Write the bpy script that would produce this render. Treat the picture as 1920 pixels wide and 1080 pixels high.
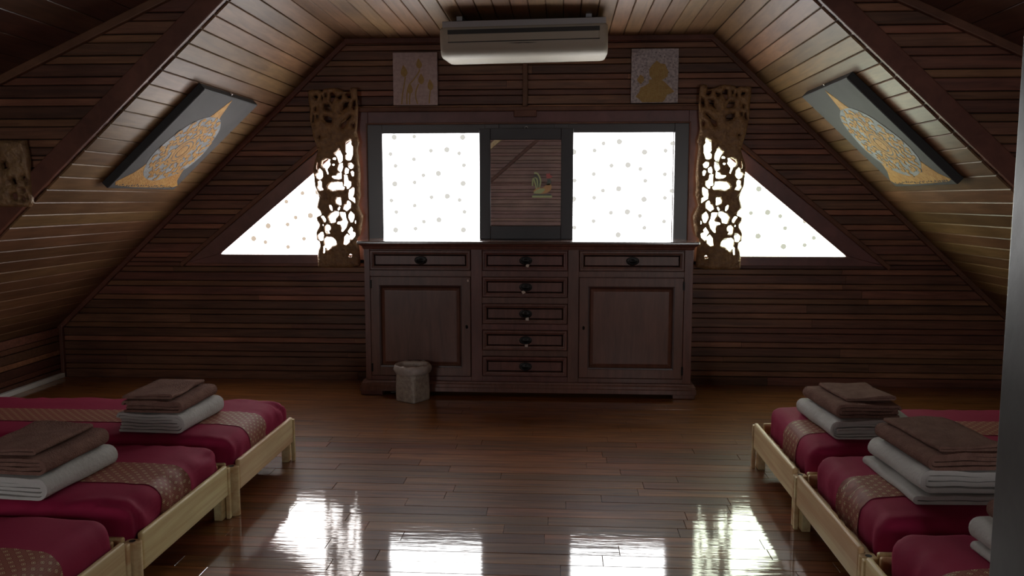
import bpy, bmesh, math, random
import numpy as np
from mathutils import Vector, Matrix, noise
random.seed(7)
for o in list(bpy.data.objects): bpy.data.objects.remove(o)
S = bpy.context.scene
COL = S.collection
R = math.radians

# ------------------------------------------------------------------ camera
cd = bpy.data.cameras.new('camera'); cam = bpy.data.objects.new('camera', cd); COL.objects.link(cam)
cd.sensor_width = 36; cd.lens = 1554 * 36 / 1920; cd.clip_start = 0.05
cam.location = (0, 0, 1.42); cam.rotation_euler = (R(90 - 6.137), 0, R(3.484))
S.camera = cam
# ------------------------------------------------------------------ world, exposure
w = bpy.data.worlds.new('world'); S.world = w; w.use_nodes = True
w.node_tree.nodes['Background'].inputs[0].default_value = (0.9, 0.95, 1, 1)
w.node_tree.nodes['Background'].inputs[1].default_value = 1.0
S.view_settings.view_transform = 'Standard'; S.view_settings.look = 'None'
S.view_settings.exposure = 0.32; S.view_settings.gamma = 1; S.view_settings.use_curve_mapping = False
WINDOW_STRENGTH = 11.0          # daylight glowing through the frosted film of the gable windows

# ------------------------------------------------------------------ room constants (metres)
CX = -0.275                    # centre line of the room
WY = 6.33                      # gable wall
HY = 4.47                      # header wall between the front room and the recess
RY = -0.62                     # rear wall
HC, ZC, K = 1.373, 2.62, 0.93  # recess ceiling half width / height / slope
HK = 3.755                     # knee wall half distance
ZK = ZC - K * (HK - HC)
ZR, KR = 3.35, 0.45            # front roof ridge height / slope
ZS = ZR - KR * HK
def rec_hw(z): return HK if z <= ZK else HC + (ZC - z) / K
def fr_hw(z): return HK if z <= ZS else (ZR - z) / KR

# ------------------------------------------------------------------ materials
MATS = {}
def newmat(name):
    m = bpy.data.materials.new(name); m.use_nodes = True
    nt = m.node_tree; b = nt.nodes['Principled BSDF']; MATS[name] = m
    return m, nt, b
def N(nt, t, **kw):
    n = nt.nodes.new(t)
    for k, v in kw.items(): setattr(n, k, v)
    return n
def ramp(nt, src, stops):
    r = N(nt, 'ShaderNodeValToRGB'); nt.links.new(src, r.inputs[0])
    e = r.color_ramp.elements
    while len(e) < len(stops): e.new(0.5)
    for i, (p, c) in enumerate(stops): e[i].position = p; e[i].color = (*c, 1)
    return r.outputs[0]
def wood(name, dark, light, rough=0.5, stretch=(1.2, 14, 14), scale=3.0, var=0.5, bump=0.15, coat=0, coat_rough=0.1, knots=True, spec=0.5, wobble=0):
    m, nt, b = newmat(name); L = nt.links.new
    g = N(nt, 'ShaderNodeNewGeometry'); oi = N(nt, 'ShaderNodeObjectInfo')
    sc = N(nt, 'ShaderNodeVectorMath', operation='MULTIPLY'); sc.inputs[1].default_value = stretch
    L(g.outputs['Position'], sc.inputs[0])
    mu = N(nt, 'ShaderNodeMath', operation='MULTIPLY'); mu.inputs[1].default_value = 37.0; L(oi.outputs['Random'], mu.inputs[0])
    ad = N(nt, 'ShaderNodeVectorMath', operation='ADD'); L(sc.outputs[0], ad.inputs[0]); L(mu.outputs[0], ad.inputs[1])
    n1 = N(nt, 'ShaderNodeTexNoise'); n1.inputs['Scale'].default_value = scale; n1.inputs['Detail'].default_value = 6; n1.inputs['Roughness'].default_value = 0.6; n1.inputs['Distortion'].default_value = 0.6
    L(ad.outputs[0], n1.inputs['Vector'])
    col = ramp(nt, n1.outputs['Fac'], [(0.32, dark), (0.68, light)])
    hs = N(nt, 'ShaderNodeHueSaturation')
    mr = N(nt, 'ShaderNodeMapRange'); mr.inputs[3].default_value = 1 - var; mr.inputs[4].default_value = 1 + var
    L(oi.outputs['Random'], mr.inputs[0]); L(mr.outputs[0], hs.inputs['Value'])
    r2 = N(nt, 'ShaderNodeMath', operation='MULTIPLY'); r2.inputs[1].default_value = 7.31; L(oi.outputs['Random'], r2.inputs[0])
    fr = N(nt, 'ShaderNodeMath', operation='FRACT'); L(r2.outputs[0], fr.inputs[0])
    mh = N(nt, 'ShaderNodeMapRange'); mh.inputs[3].default_value = 0.49; mh.inputs[4].default_value = 0.512
    L(fr.outputs[0], mh.inputs[0]); L(mh.outputs[0], hs.inputs['Hue'])
    L(col, hs.inputs['Color'])
    # broad mottling
    n2 = N(nt, 'ShaderNodeTexNoise'); n2.inputs['Scale'].default_value = 2.2; n2.inputs['Detail'].default_value = 3
    L(g.outputs['Position'], n2.inputs['Vector'])
    mm = N(nt, 'ShaderNodeMix', data_type='RGBA', blend_type='MULTIPLY'); mm.inputs[0].default_value = 0.6 if knots else 0.3
    L(hs.outputs[0], mm.inputs[6]); L(ramp(nt, n2.outputs['Fac'], [(0.35, (0.55, 0.5, 0.48)), (0.6, (1, 1, 1))]), mm.inputs[7])
    L(mm.outputs[2], b.inputs['Base Color'])
    b.inputs['Roughness'].default_value = rough; b.inputs['Specular IOR Level'].default_value = spec
    b.inputs['Coat Weight'].default_value = coat; b.inputs['Coat Roughness'].default_value = coat_rough
    bp = N(nt, 'ShaderNodeBump'); bp.inputs['Strength'].default_value = bump; bp.inputs['Distance'].default_value = 0.004
    L(n1.outputs['Fac'], bp.inputs['Height']); L(bp.outputs[0], b.inputs['Normal'])
    if wobble:
        wv = N(nt, 'ShaderNodeVectorMath', operation='MULTIPLY'); wv.inputs[1].default_value = (2.0, 16, 1)
        L(g.outputs['Position'], wv.inputs[0])
        wn = N(nt, 'ShaderNodeTexNoise'); wn.inputs['Scale'].default_value = 2.5; wn.inputs['Detail'].default_value = 3; L(wv.outputs[0], wn.inputs['Vector'])
        wb = N(nt, 'ShaderNodeBump'); wb.inputs['Strength'].default_value = wobble; wb.inputs['Distance'].default_value = 0.01
        L(wn.outputs['Fac'], wb.inputs['Height']); L(wb.outputs[0], b.inputs['Coat Normal']); L(wb.outputs[0], bp.inputs['Normal'])
    return m
def plain(name, col, rough=0.5, metal=0, spec=0.5, bump=0, bscale=60, noise_col=None, nscale=8, trans=0, emis=None, sheen=0, coat=0):
    m, nt, b = newmat(name); L = nt.links.new
    b.inputs['Base Color'].default_value = (*col, 1); b.inputs['Roughness'].default_value = rough; b.inputs['Metallic'].default_value = metal
    b.inputs['Specular IOR Level'].default_value = spec; b.inputs['Sheen Weight'].default_value = sheen; b.inputs['Coat Weight'].default_value = coat
    b.inputs['Transmission Weight'].default_value = trans
    if emis: b.inputs['Emission Color'].default_value = (*emis[0], 1); b.inputs['Emission Strength'].default_value = emis[1]
    if bump or noise_col:
        tc = N(nt, 'ShaderNodeTexCoord')
    if noise_col:
        n = N(nt, 'ShaderNodeTexNoise'); n.inputs['Scale'].default_value = nscale; n.inputs['Detail'].default_value = 5; L(tc.outputs['Object'], n.inputs['Vector'])
        L(ramp(nt, n.outputs['Fac'], [(0.35, col), (0.65, noise_col)]), b.inputs['Base Color'])
    if bump:
        n = N(nt, 'ShaderNodeTexNoise'); n.inputs['Scale'].default_value = bscale; n.inputs['Detail'].default_value = 4; L(tc.outputs['Object'], n.inputs['Vector'])
        bp = N(nt, 'ShaderNodeBump'); bp.inputs['Strength'].default_value = bump; bp.inputs['Distance'].default_value = 0.01
        L(n.outputs['Fac'], bp.inputs['Height']); L(bp.outputs[0], b.inputs['Normal'])
    return m
def emission(name, col, strength):
    m = bpy.data.materials.new(name); m.use_nodes = True; nt = m.node_tree; nt.nodes.clear(); MATS[name] = m
    e = N(nt, 'ShaderNodeEmission'); e.inputs[0].default_value = (*col, 1); e.inputs[1].default_value = strength
    o = N(nt, 'ShaderNodeOutputMaterial'); nt.links.new(e.outputs[0], o.inputs[0]); return m

wood('wall_wood', (0.088, 0.036, 0.022), (0.185, 0.078, 0.046), rough=0.45, stretch=(1.0, 12, 14), var=0.40, bump=0.2, spec=0.35)
wood('wall_wood_narrow', (0.140, 0.055, 0.030), (0.255, 0.110, 0.058), rough=0.45, stretch=(1.0, 12, 14), var=0.38, bump=0.2, spec=0.35)
wood('rear_wood', (0.20, 0.085, 0.06), (0.30, 0.14, 0.105), rough=0.45, stretch=(1.0, 12, 14), var=0.15, bump=0.2)
wood('trim_wood', (0.105, 0.042, 0.024), (0.165, 0.068, 0.040), rough=0.5, spec=0.3, stretch=(3, 3, 3), var=0.12, bump=0.1)
wood('ceiling_wood', (0.122, 0.062, 0.028), (0.20, 0.106, 0.052), rough=0.48, spec=0.22, stretch=(10, 0.9, 10), var=0.22, bump=0.12)
wood('roof_wood', (0.06, 0.027, 0.017), (0.12, 0.054, 0.033), rough=0.45, stretch=(10, 0.9, 10), var=0.35, bump=0.15)
wood('floor_wood', (0.100, 0.030, 0.010), (0.25, 0.082, 0.024), rough=0.45, stretch=(1.0, 13, 3), var=0.35, bump=0.03, coat=1.0, coat_rough=0.055, knots=False, wobble=0.05, spec=0.12)
wood('dresser_wood', (0.100, 0.036, 0.025), (0.168, 0.065, 0.046), rough=0.38, stretch=(9, 9, 1.2), var=0.08, bump=0.08, knots=False)
wood('dresser_top_wood', (0.060, 0.024, 0.017), (0.10, 0.042, 0.03), rough=0.22, stretch=(1.2, 9, 9), var=0.0, bump=0.02, knots=False, coat=1.0, coat_rough=0.12)
wood('dresser_edge_wood', (0.028, 0.010, 0.008), (0.06, 0.022, 0.017), rough=0.35, stretch=(3, 3, 3), var=0.05, bump=0.05, knots=False)
wood('pine', (0.64, 0.41, 0.20), (0.86, 0.75, 0.43), rough=0.45, stretch=(9, 0.45, 12), scale=1.7, var=0.08, bump=0.04, knots=False, spec=0.3)
wood('red_board', (0.12, 0.048, 0.042), (0.175, 0.072, 0.062), rough=0.38, stretch=(3, 3, 3), var=0.08, bump=0.08)
plain('backing', (0.012, 0.006, 0.004), rough=0.9)
plain('white_board', (0.62, 0.62, 0.58), rough=0.5)
plain('window_frame_dark', (0.055, 0.05, 0.052), rough=0.35)
plain('mirror_frame', (0.030, 0.028, 0.032), rough=0.4, bump=0.05, bscale=30)
plain('mirror_glass', (0.90, 0.88, 0.88), rough=0.015, metal=1)
plain('bronze', (0.018, 0.016, 0.015), rough=0.38, metal=0.7)
plain('paper_tag', (0.62, 0.52, 0.45), rough=0.8)
plain('ac_plastic', (0.36, 0.33, 0.28), rough=0.6, spec=0.12)
plain('ac_top', (0.33, 0.32, 0.33), rough=0.45)
plain('ac_dark', (0.012, 0.012, 0.013), rough=0.5)
plain('red_cloth', (0.250, 0.014, 0.050), rough=0.8, spec=0.12, bump=0.25, bscale=9, noise_col=(0.285, 0.018, 0.058), nscale=3)
plain('white_cloth', (0.46, 0.445, 0.42), rough=0.9, spec=0.1, bump=0.35, bscale=60)
plain('brown_cloth', (0.165, 0.090, 0.072), rough=0.95, spec=0.05, bump=0.7, bscale=150, noise_col=(0.21, 0.118, 0.092), nscale=25)
plain('bin_plastic', (0.33, 0.29, 0.25), rough=0.22, bump=0.9, bscale=70, noise_col=(0.46, 0.41, 0.35), nscale=40)
plain('bag_plastic', (0.52, 0.47, 0.43), rough=0.3, bump=0.6, bscale=25, noise_col=(0.40, 0.36, 0.33), nscale=18)
plain('gold_carving', (0.185, 0.105, 0.052), rough=0.5, metal=0.15, bump=0.8, bscale=55, noise_col=(0.28, 0.165, 0.072), nscale=30)
plain('gold_leaf', (0.33, 0.150, 0.026), rough=0.6, spec=0.2, metal=0.1, bump=0.6, bscale=90, noise_col=(0.43, 0.235, 0.055), nscale=30)
plain('silver_leaf', (0.26, 0.27, 0.27), rough=0.6, spec=0.2, bump=0.4, bscale=90, noise_col=(0.16, 0.165, 0.17), nscale=14)
plain('canvas_grey', (0.064, 0.062, 0.063), rough=0.7, spec=0.12, bump=0.1, bscale=120, noise_col=(0.080, 0.077, 0.077), nscale=4)
plain('canvas_side', (0.020, 0.020, 0.020), rough=0.7)
plain('ink', (0.035, 0.032, 0.035), rough=0.6)
plain('canvas_pink', (0.46, 0.37, 0.37), rough=0.75, bump=0.3, bscale=80, noise_col=(0.37, 0.29, 0.295), nscale=40)
plain('canvas_mottled', (0.50, 0.46, 0.475), rough=0.75, bump=0.4, bscale=60, noise_col=(0.26, 0.235, 0.255), nscale=55)
plain('dull_gold', (0.34, 0.215, 0.07), rough=0.6, metal=0.1, bump=0.7, bscale=90, noise_col=(0.38, 0.27, 0.10), nscale=40)
plain('post_paint', (0.045, 0.043, 0.042), rough=0.42, bump=0.12, bscale=14, noise_col=(0.032, 0.031, 0.03), nscale=9)
plain('rooster_green', (0.40, 0.42, 0.16), rough=0.5)
plain('rooster_dark', (0.06, 0.07, 0.05), rough=0.5)
plain('rooster_red', (0.42, 0.05, 0.04), rough=0.5)
plain('rooster_orange', (0.55, 0.26, 0.08), rough=0.5)
plain('hook_steel', (0.6, 0.6, 0.6), rough=0.3, metal=1)
emission('film_center', (1.0, 1.0, 1.0), WINDOW_STRENGTH)
emission('film_left', (1.0, 0.955, 0.93), WINDOW_STRENGTH)
emission('film_right', (0.90, 1.0, 0.78), WINDOW_STRENGTH)
emission('dot_cool', (0.60, 0.585, 0.54), 0.93)      # dots printed on the film, daylight glowing through them
emission('dot_warm', (0.58, 0.47, 0.37), 0.93)
emission('dot_green', (0.52, 0.53, 0.43), 0.93)

# woven gold brocade band
def brocade():
    m, nt, b = newmat('brocade'); L = nt.links.new
    tc = N(nt, 'ShaderNodeTexCoord'); sp = N(nt, 'ShaderNodeSeparateXYZ'); L(tc.outputs['Object'], sp.inputs[0])
    def ma(op, a, b_=None):
        n = N(nt, 'ShaderNodeMath', operation=op)
        for i, v in enumerate((a, b_)):
            if v is None: continue
            if isinstance(v, (int, float)): n.inputs[i].default_value = v
            else: L(v, n.inputs[i])
        return n.outputs[0]
    u = ma('SUBTRACT', sp.outputs[0], sp.outputs[2]); v = sp.outputs[1]
    a1 = ma('PINGPONG', ma('ADD', u, v), 0.0215); a2 = ma('PINGPONG', ma('SUBTRACT', u, v), 0.0215)
    d = ma('MAXIMUM', ma('SUBTRACT', 0.0215, a1), ma('SUBTRACT', 0.0215, a2))
    fine = ma('MULTIPLY', ma('PINGPONG', u, 0.0045), 220.0)
    c = ramp(nt, ma('DIVIDE', d, 0.0215), [(0.08, (0.85, 0.72, 0.42)), (0.17, (0.20, 0.04, 0.035)), (0.28, (0.20, 0.04, 0.035)), (0.36, (0.74, 0.58, 0.32)), (0.44, (0.22, 0.05, 0.04)), (0.74, (0.27, 0.085, 0.06))])
    mx = N(nt, 'ShaderNodeMix', data_type='RGBA', blend_type='MULTIPLY'); mx.inputs[0].default_value = 0.35
    L(c, mx.inputs[6]); L(ramp(nt, fine, [(0.3, (0.5, 0.5, 0.5)), (0.7, (1, 1, 1))]), mx.inputs[7])
    L(mx.outputs[2], b.inputs['Base Color']); b.inputs['Roughness'].default_value = 0.65; b.inputs['Specular IOR Level'].default_value = 0.2
brocade()

# ------------------------------------------------------------------ object helpers
def tag(o, label=None, cat=None, group=None, kind=None):
    if label: o['label'] = label
    if cat: o['category'] = cat
    if group: o['group'] = group
    if kind: o['kind'] = kind
    return o
def link(name, me, parent=None):
    o = bpy.data.objects.new(name, me); COL.objects.link(o)
    if parent is not None: o.parent = parent
    return o
def empty(name, loc=(0, 0, 0), rz=0):
    o = bpy.data.objects.new(name, None); COL.objects.link(o); o.location = loc; o.rotation_euler = (0, 0, rz); o.empty_display_size = 0.1
    return o
def mesh(name, v, f, mat, smooth=False):
    me = bpy.data.meshes.new(name); me.from_pydata([tuple(map(float, p)) for p in v], [], [tuple(int(i) for i in q) for q in f]); me.update()
    bm = bmesh.new(); bm.from_mesh(me); bmesh.ops.recalc_face_normals(bm, faces=bm.faces); bm.to_mesh(me); bm.free()
    if mat: me.materials.append(MATS[mat])
    if smooth: me.polygons.foreach_set('use_smooth', [True] * len(me.polygons))
    return me
class MB:
    def __init__(s): s.v = []; s.f = []
    def add(s, v, f):
        n = len(s.v); s.v += [tuple(p) for p in v]; s.f += [tuple(i + n for i in q) for q in f]; return s
    def box(s, x0, x1, y0, y1, z0, z1):
        return s.add([(x0, y0, z0), (x1, y0, z0), (x1, y1, z0), (x0, y1, z0), (x0, y0, z1), (x1, y0, z1), (x1, y1, z1), (x0, y1, z1)],
                     [(0, 3, 2, 1), (4, 5, 6, 7), (0, 1, 5, 4), (1, 2, 6, 5), (2, 3, 7, 6), (3, 0, 4, 7)])
    def prism(s, poly, fn, d0, d1):
        n = len(poly)
        v = [fn(a, b, d0) for a, b in poly] + [fn(a, b, d1) for a, b in poly]
        return s.add(v, [tuple(range(n))[::-1], tuple(range(n, 2 * n))] + [(i, (i + 1) % n, n + (i + 1) % n, n + i) for i in range(n)])
    def rings(s, rings, close=True, cap=True):
        n = len(rings[0]); v = [p for r in rings for p in r]; f = []
        for i in range(len(rings) - 1):
            for j in range(n if close else n - 1):
                k = (j + 1) % n; f.append((i * n + j, i * n + k, (i + 1) * n + k, (i + 1) * n + j))
        if cap: f += [tuple(range(n))[::-1], tuple(range((len(rings) - 1) * n, len(rings) * n))]
        return s.add(v, f)
    def cyl(s, c, r, z0, z1, n=16, axis='z', r2=None):
        r2 = r if r2 is None else r2
        def P(a, rr, h):
            x, y = rr * math.cos(a), rr * math.sin(a)
            return (c[0] + x, c[1] + y, h) if axis == 'z' else (c[0] + x, h, c[1] + y) if axis == 'y' else (h, c[0] + x, c[1] + y)
        return s.rings([[P(2 * math.pi * i / n, r, z0) for i in range(n)], [P(2 * math.pi * i / n, r2, z1) for i in range(n)]])
    def tube(s, pts, r, n=8):
        pts = [Vector(p) for p in pts]; rs = r if isinstance(r, (list, tuple)) else [r] * len(pts); rg = []
        for i, p in enumerate(pts):
            t = (pts[min(i + 1, len(pts) - 1)] - pts[max(i - 1, 0)]).normalized()
            a = t.cross(Vector((0, 1, 0.01))).normalized(); b = t.cross(a)
            rg.append([p + (a * math.cos(2 * math.pi * k / n) + b * math.sin(2 * math.pi * k / n)) * rs[i] for k in range(n)])
        return s.rings(rg)
    def build(s, name, mat, parent=None, smooth=False, loc=None):
        o = link(name, mesh(name, s.v, s.f, mat, smooth), parent)
        if loc: o.location = loc
        return o
def bevel(o, width=0.004, seg=2):
    b = o.modifiers.new('bevel', 'BEVEL'); b.width = width; b.segments = seg; b.limit_method = 'ANGLE'; b.angle_limit = R(40)
    return o
def smooth_by_angle(o, a=35):
    me = o.data; me.polygons.foreach_set('use_smooth', [True] * len(me.polygons)); me.set_sharp_from_angle(angle=R(a)); return o

def board(name, mat, parent, O, A, B, Nn, w, a00, a01, a10, a11, t=0.018, ch=0.0035):
    """a plank: O origin, A along, B across, Nn towards the room; ends differ at across=0 (a00..a01) and across=w (a10..a11)"""
    O, A, B, Nn = map(Vector, (O, A, B, Nn)); v = []
    def ends(b): s = b / w; return a00 + (a10 - a00) * s, a01 + (a11 - a01) * s
    sec = [(0, 0), (0, t - ch), (ch, t), (w - ch, t), (w, t - ch), (w, 0)]
    for e in (0, 1):
        for b, n in sec: v.append(O + A * ends(b)[e] + B * b + Nn * n)
    f = [(0, 1, 2, 3, 4, 5), (11, 10, 9, 8, 7, 6)] + [(i, i + 6, (i + 1) % 6 + 6, (i + 1) % 6) for i in range(6)]
    return link(name, mesh(name, v, f, mat), parent)
def bands(z0, z1, start=0.0, cuts=()):
    """alternating wide and narrow boards, broken at the given heights"""
    out = []; z = start; k = 0
    while z < z1:
        wd = 0.068 if k % 2 == 0 else 0.044
        a, b = max(z, z0), min(z + wd, z1); z += wd; k += 1
        if b - a < 0.012: continue
        cs = [a] + [c for c in cuts if a + 0.001 < c < b - 0.001] + [b]
        for p, q in zip(cs[:-1], cs[1:]):
            if q - p > 0.012: out.append((p, q, k % 2))
    return out
def split_board(name, mat, parent, O, A, B, Nn, w, a00, a01, a10, a11, t, lo=1.6, hi=3.6):
    """break a long course into boards butted end to end"""
    s = max(a00, a10); e = min(a01, a11); cuts = []; x = s + random.uniform(0.4, hi)
    while x < e - 0.7: cuts.append(x); x += random.uniform(lo, hi)
    L0, L1 = a00, a10
    for c in cuts:
        board(name, mat, parent, O, A, B, Nn, w, L0, c - 0.001, L1, c - 0.001, t); L0 = L1 = c + 0.001
    board(name, mat, parent, O, A, B, Nn, w, L0, a01, L1, a11, t)

# ================================================================== SETTING
X0, X1 = CX - HK, CX + HK
GAP = 0.005
# ---- floor
fl = MB().box(X0 - 0.1, X1 + 0.1, RY - 0.1, WY + 0.1, -0.06, -0.012).build('floor', 'backing')
tag(fl, 'glossy dark red-brown plank floor of the attic room', 'floor', kind='structure')
PW = 0.098
far = MB(); shared = {}
y = RY; row = 0; count = 0
while y < WY:
    y1 = min(y + PW - 0.0012, WY); x = X0 - random.uniform(0, 0.9)
    near = 2.45 < y < 4.75
    while x < X1:
        Lk = random.choice((0.6, 0.75, 0.9, 0.9, 1.2)); a = max(x, X0); b = min(x + Lk - 0.0012, X1); x += Lk
        if b - a < 0.03: continue
        dz = random.uniform(-0.0005, 0.0005)
        if near and -2.4 < (a + b) / 2 < 1.9 and count < 290:
            key = round(b - a, 3)
            if key not in shared:
                h, q = (b - a) / 2, (y1 - y) / 2
                shared[key] = mesh('plank', *(lambda m_: (m_.v, m_.f))(MB().rings([[(-h, -q, -0.012), (h, -q, -0.012), (h, q, -0.012), (-h, q, -0.012)], [(-h, -q, -0.0012), (h, -q, -0.0012), (h, q, -0.0012), (-h, q, -0.0012)], [(-h + .0012, -q + .0012, 0), (h - .0012, -q + .0012, 0), (h - .0012, q - .0012, 0), (-h + .0012, q - .0012, 0)]])), 'floor_wood')
            o = link('plank', shared[key], fl); o.location = ((a + b) / 2, (y + y1) / 2, dz)
            o.rotation_euler = (R(random.gauss(0, 0.10)), R(random.gauss(0, 0.025)), 0); count += 1
        else:
            far.box(a, b, y, y1, -0.012, dz)
    y += PW; row += 1
tag(far.build('distant_planks', 'floor_wood', fl), kind='stuff')

# ---- gable wall with windows
def yz(a, b, d): return (a, d, b)
HW0 = 2.70; ZT0 = 0.89; KT = 0.82                 # outer edge of the window surround
def sur(z): return HW0 - (z - ZT0) / KT
wb = MB().prism([(X0, 0), (X1, 0), (X1, ZK), (CX + HC, ZC), (CX - HC, ZC), (X0, ZK)], yz, WY + 0.03, WY + 0.12).build('wall_back', 'backing')
tag(wb, 'gable wall of dark horizontal wooden boards behind the dresser', 'wall', kind='structure')
for z0, z1, k in bands(0, ZC, 0.0, (0.93, 2.08)):
    b1 = z1 - GAP; t = 0.028 if k else 0.023
    O = (0, WY + 0.03, z0); A = (1, 0, 0); B = (0, 0, 1); Nn = (0, -1, 0); wd = b1 - z0
    h0, h1 = rec_hw(z0), rec_hw(b1)
    if z0 >= 0.929 and z1 <= 2.081:
        s0, s1 = sur(z0) - 0.02, sur(b1) - 0.02
        split_board('plank', 'wall_wood' if k else 'wall_wood_narrow', wb, O, A, B, Nn, wd, CX - h0, CX - s0, CX - h1, CX - s1, t)
        split_board('plank', 'wall_wood' if k else 'wall_wood_narrow', wb, O, A, B, Nn, wd, CX + s0, CX + h0, CX + s1, CX + h1, t)
    else:
        split_board('plank', 'wall_wood' if k else 'wall_wood_narrow', wb, O, A, B, Nn, wd, CX - h0, CX + h0, CX - h1, CX + h1, t)
# ---- header wall between front room and recess
hb = tag(MB().prism([(X0, ZK), (CX - HC, ZC), (CX + HC, ZC), (X1, ZK), (X1, ZS), (CX, ZR), (X0, ZS)], yz, HY + 0.02, HY + 0.05).build('wall_header', 'backing'),
         'dark slatted header wall framing the recess opening', 'wall', kind='structure')
for z0, z1, k in bands(ZK, ZR - 0.05, ZK, (ZC, ZS)):
    b1 = z1 - GAP; t = 0.024 if k else 0.018
    O = (0, HY + 0.02, z0); A = (1, 0, 0); B = (0, 0, 1); Nn = (0, -1, 0); wd = b1 - z0
    f0, f1 = fr_hw(z0), fr_hw(b1)
    if z1 <= ZC + 0.001:
        r0, r1 = rec_hw(z0), rec_hw(b1)
        if f0 - r0 < 0.02: r0 = f0 - 0.01
        for sg in (-1, 1):
            a = sorted((CX + sg * f0, CX + sg * r0)); c = sorted((CX + sg * f1, CX + sg * r1))
            board('plank', 'wall_wood' if k else 'wall_wood_narrow', hb, O, A, B, Nn, wd, a[0], a[1], c[0], c[1], t)
    else:
        board('plank', 'wall_wood' if k else 'wall_wood_narrow', hb, O, A, B, Nn, wd, CX - f0, CX + f0, CX - f1, CX + f1, t)
# ---- recess ceiling: two slopes and a flat top
nrm = math.hypot(1, K)
for sg, nm, side in ((-1, 'ceiling_left_slope', 'left'), (1, 'ceiling_right_slope', 'right')):
    D = Vector((sg, 0, -K)) / nrm; In = Vector((-sg * K, 0, -1)) / nrm
    P0 = Vector((CX + sg * HC, 0, ZC)); Ls = (HK - HC) * nrm
    def fs(a, b, d, P0=P0, D=D, In=In): return P0 + D * a + In * d + Vector((0, b, 0))
    cb = MB().prism([(-0.05, HY + 0.02), (Ls + 0.05, HY + 0.02), (Ls + 0.05, WY + 0.05), (-0.05, WY + 0.05)], fs, -0.06, -0.004).build(nm, 'backing')
    tag(cb, 'sloping %s ceiling of pale brown boards in the recess' % side, 'ceiling', kind='structure')
    s = 0.0
    while s < Ls - 0.01:
        wd = min(0.105, Ls - s) - 0.004
        board('plank', 'ceiling_wood', cb, P0 + D * s - In * 0.004, (0, 1, 0), D, In, wd, HY + 0.02, WY + 0.03, HY + 0.02, WY + 0.03, 0.014, 0.004)
        s += 0.105
cb = tag(MB().box(CX - HC, CX + HC, HY + 0.02, WY + 0.05, ZC + 0.01, ZC + 0.06).build('ceiling', 'backing'), 'flat brown plank ceiling above the air conditioner', 'ceiling', kind='structure')
xw = CX - HC
while xw < CX + HC - 0.01:
    wd = min(0.1098, CX + HC - xw) - 0.004
    board('plank', 'ceiling_wood', cb, (xw, 0, ZC + 0.01), (0, 1, 0), (1, 0, 0), (0, 0, -1), wd, HY + 0.02, WY + 0.03, HY + 0.02, WY + 0.03, 0.012, 0.004)
    xw += 0.1098
# ---- front roof
nr = math.hypot(1, KR)
for sg, side in ((-1, 'left'), (1, 'right')):
    D = Vector((sg, 0, -KR)) / nr; In = Vector((-sg * KR, 0, -1)) / nr; P0 = Vector((CX, 0, ZR)); Ls = HK * nr
    def fs(a, b, d, P0=P0, D=D, In=In): return P0 + D * a + In * d + Vector((0, b, 0))
    rb = MB().prism([(0, RY - 0.05), (Ls + 0.08, RY - 0.05), (Ls + 0.08, HY + 0.04), (0, HY + 0.04)], fs, -0.08, -0.012).build('ceiling_front_%s' % side, 'backing')
    tag(rb, 'dark plank roof slope over the %s side of the front room' % side, 'ceiling', kind='structure')
    s = 0.0
    while s < Ls - 0.01:
        wd = min(0.16, Ls - s) - 0.004
        board('plank', 'roof_wood', rb, P0 + D * s - In * 0.012, (0, 1, 0), D, In, wd, RY, HY + 0.0, RY, HY + 0.0, 0.014, 0.003)
        s += 0.16
# ---- side walls (knee walls) and rear wall
for sg, nm in ((-1, 'wall_left'), (1, 'wall_right')):
    xs = CX + sg * HK; b_ = MB()
    b_.box(min(xs, xs + sg * 0.08), max(xs, xs + sg * 0.08), RY - 0.05, HY + 0.03, 0, ZS + 0.03).box(min(xs, xs + sg * 0.08), max(xs, xs + sg * 0.08), HY + 0.03, WY + 0.1, 0, ZK + 0.03)
    o = tag(b_.build(nm, 'backing'), 'low knee wall of dark boards on the %s side' % ('left' if sg < 0 else 'right'), 'wall', kind='structure')
    for z0, z1, k in bands(0, ZS, 0.0, (ZK,)):
        b1 = z1 - GAP; t = 0.024 if k else 0.018
        yend = WY if z1 <= ZK + 0.001 else HY
        split_board('plank', 'wall_wood' if k else 'wall_wood_narrow', o, (xs, 0, z0), (0, 1, 0), (0, 0, 1), (-sg, 0, 0), b1 - z0, RY, yend, RY, yend, t)
rw = tag(MB().prism([(X0, 0), (X1, 0), (X1, ZS), (CX, ZR), (X0, ZS)], yz, RY - 0.1, RY - 0.02).build('wall_rear', 'backing'), 'rear wall of reddish boards seen in the mirror', 'wall', kind='structure')
for z0, z1, k in bands(0, ZR - 0.05, 0.0, (ZS,)):
    b1 = z1 - GAP; f0, f1 = fr_hw(z0), fr_hw(b1)
    board('plank', 'rear_wood', rw, (0, RY - 0.02, z0), (1, 0, 0), (0, 0, 1), (0, 1, 0), b1 - z0, CX - f0, CX + f0, CX - f1, CX + f1, 0.022 if k else 0.018)
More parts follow.
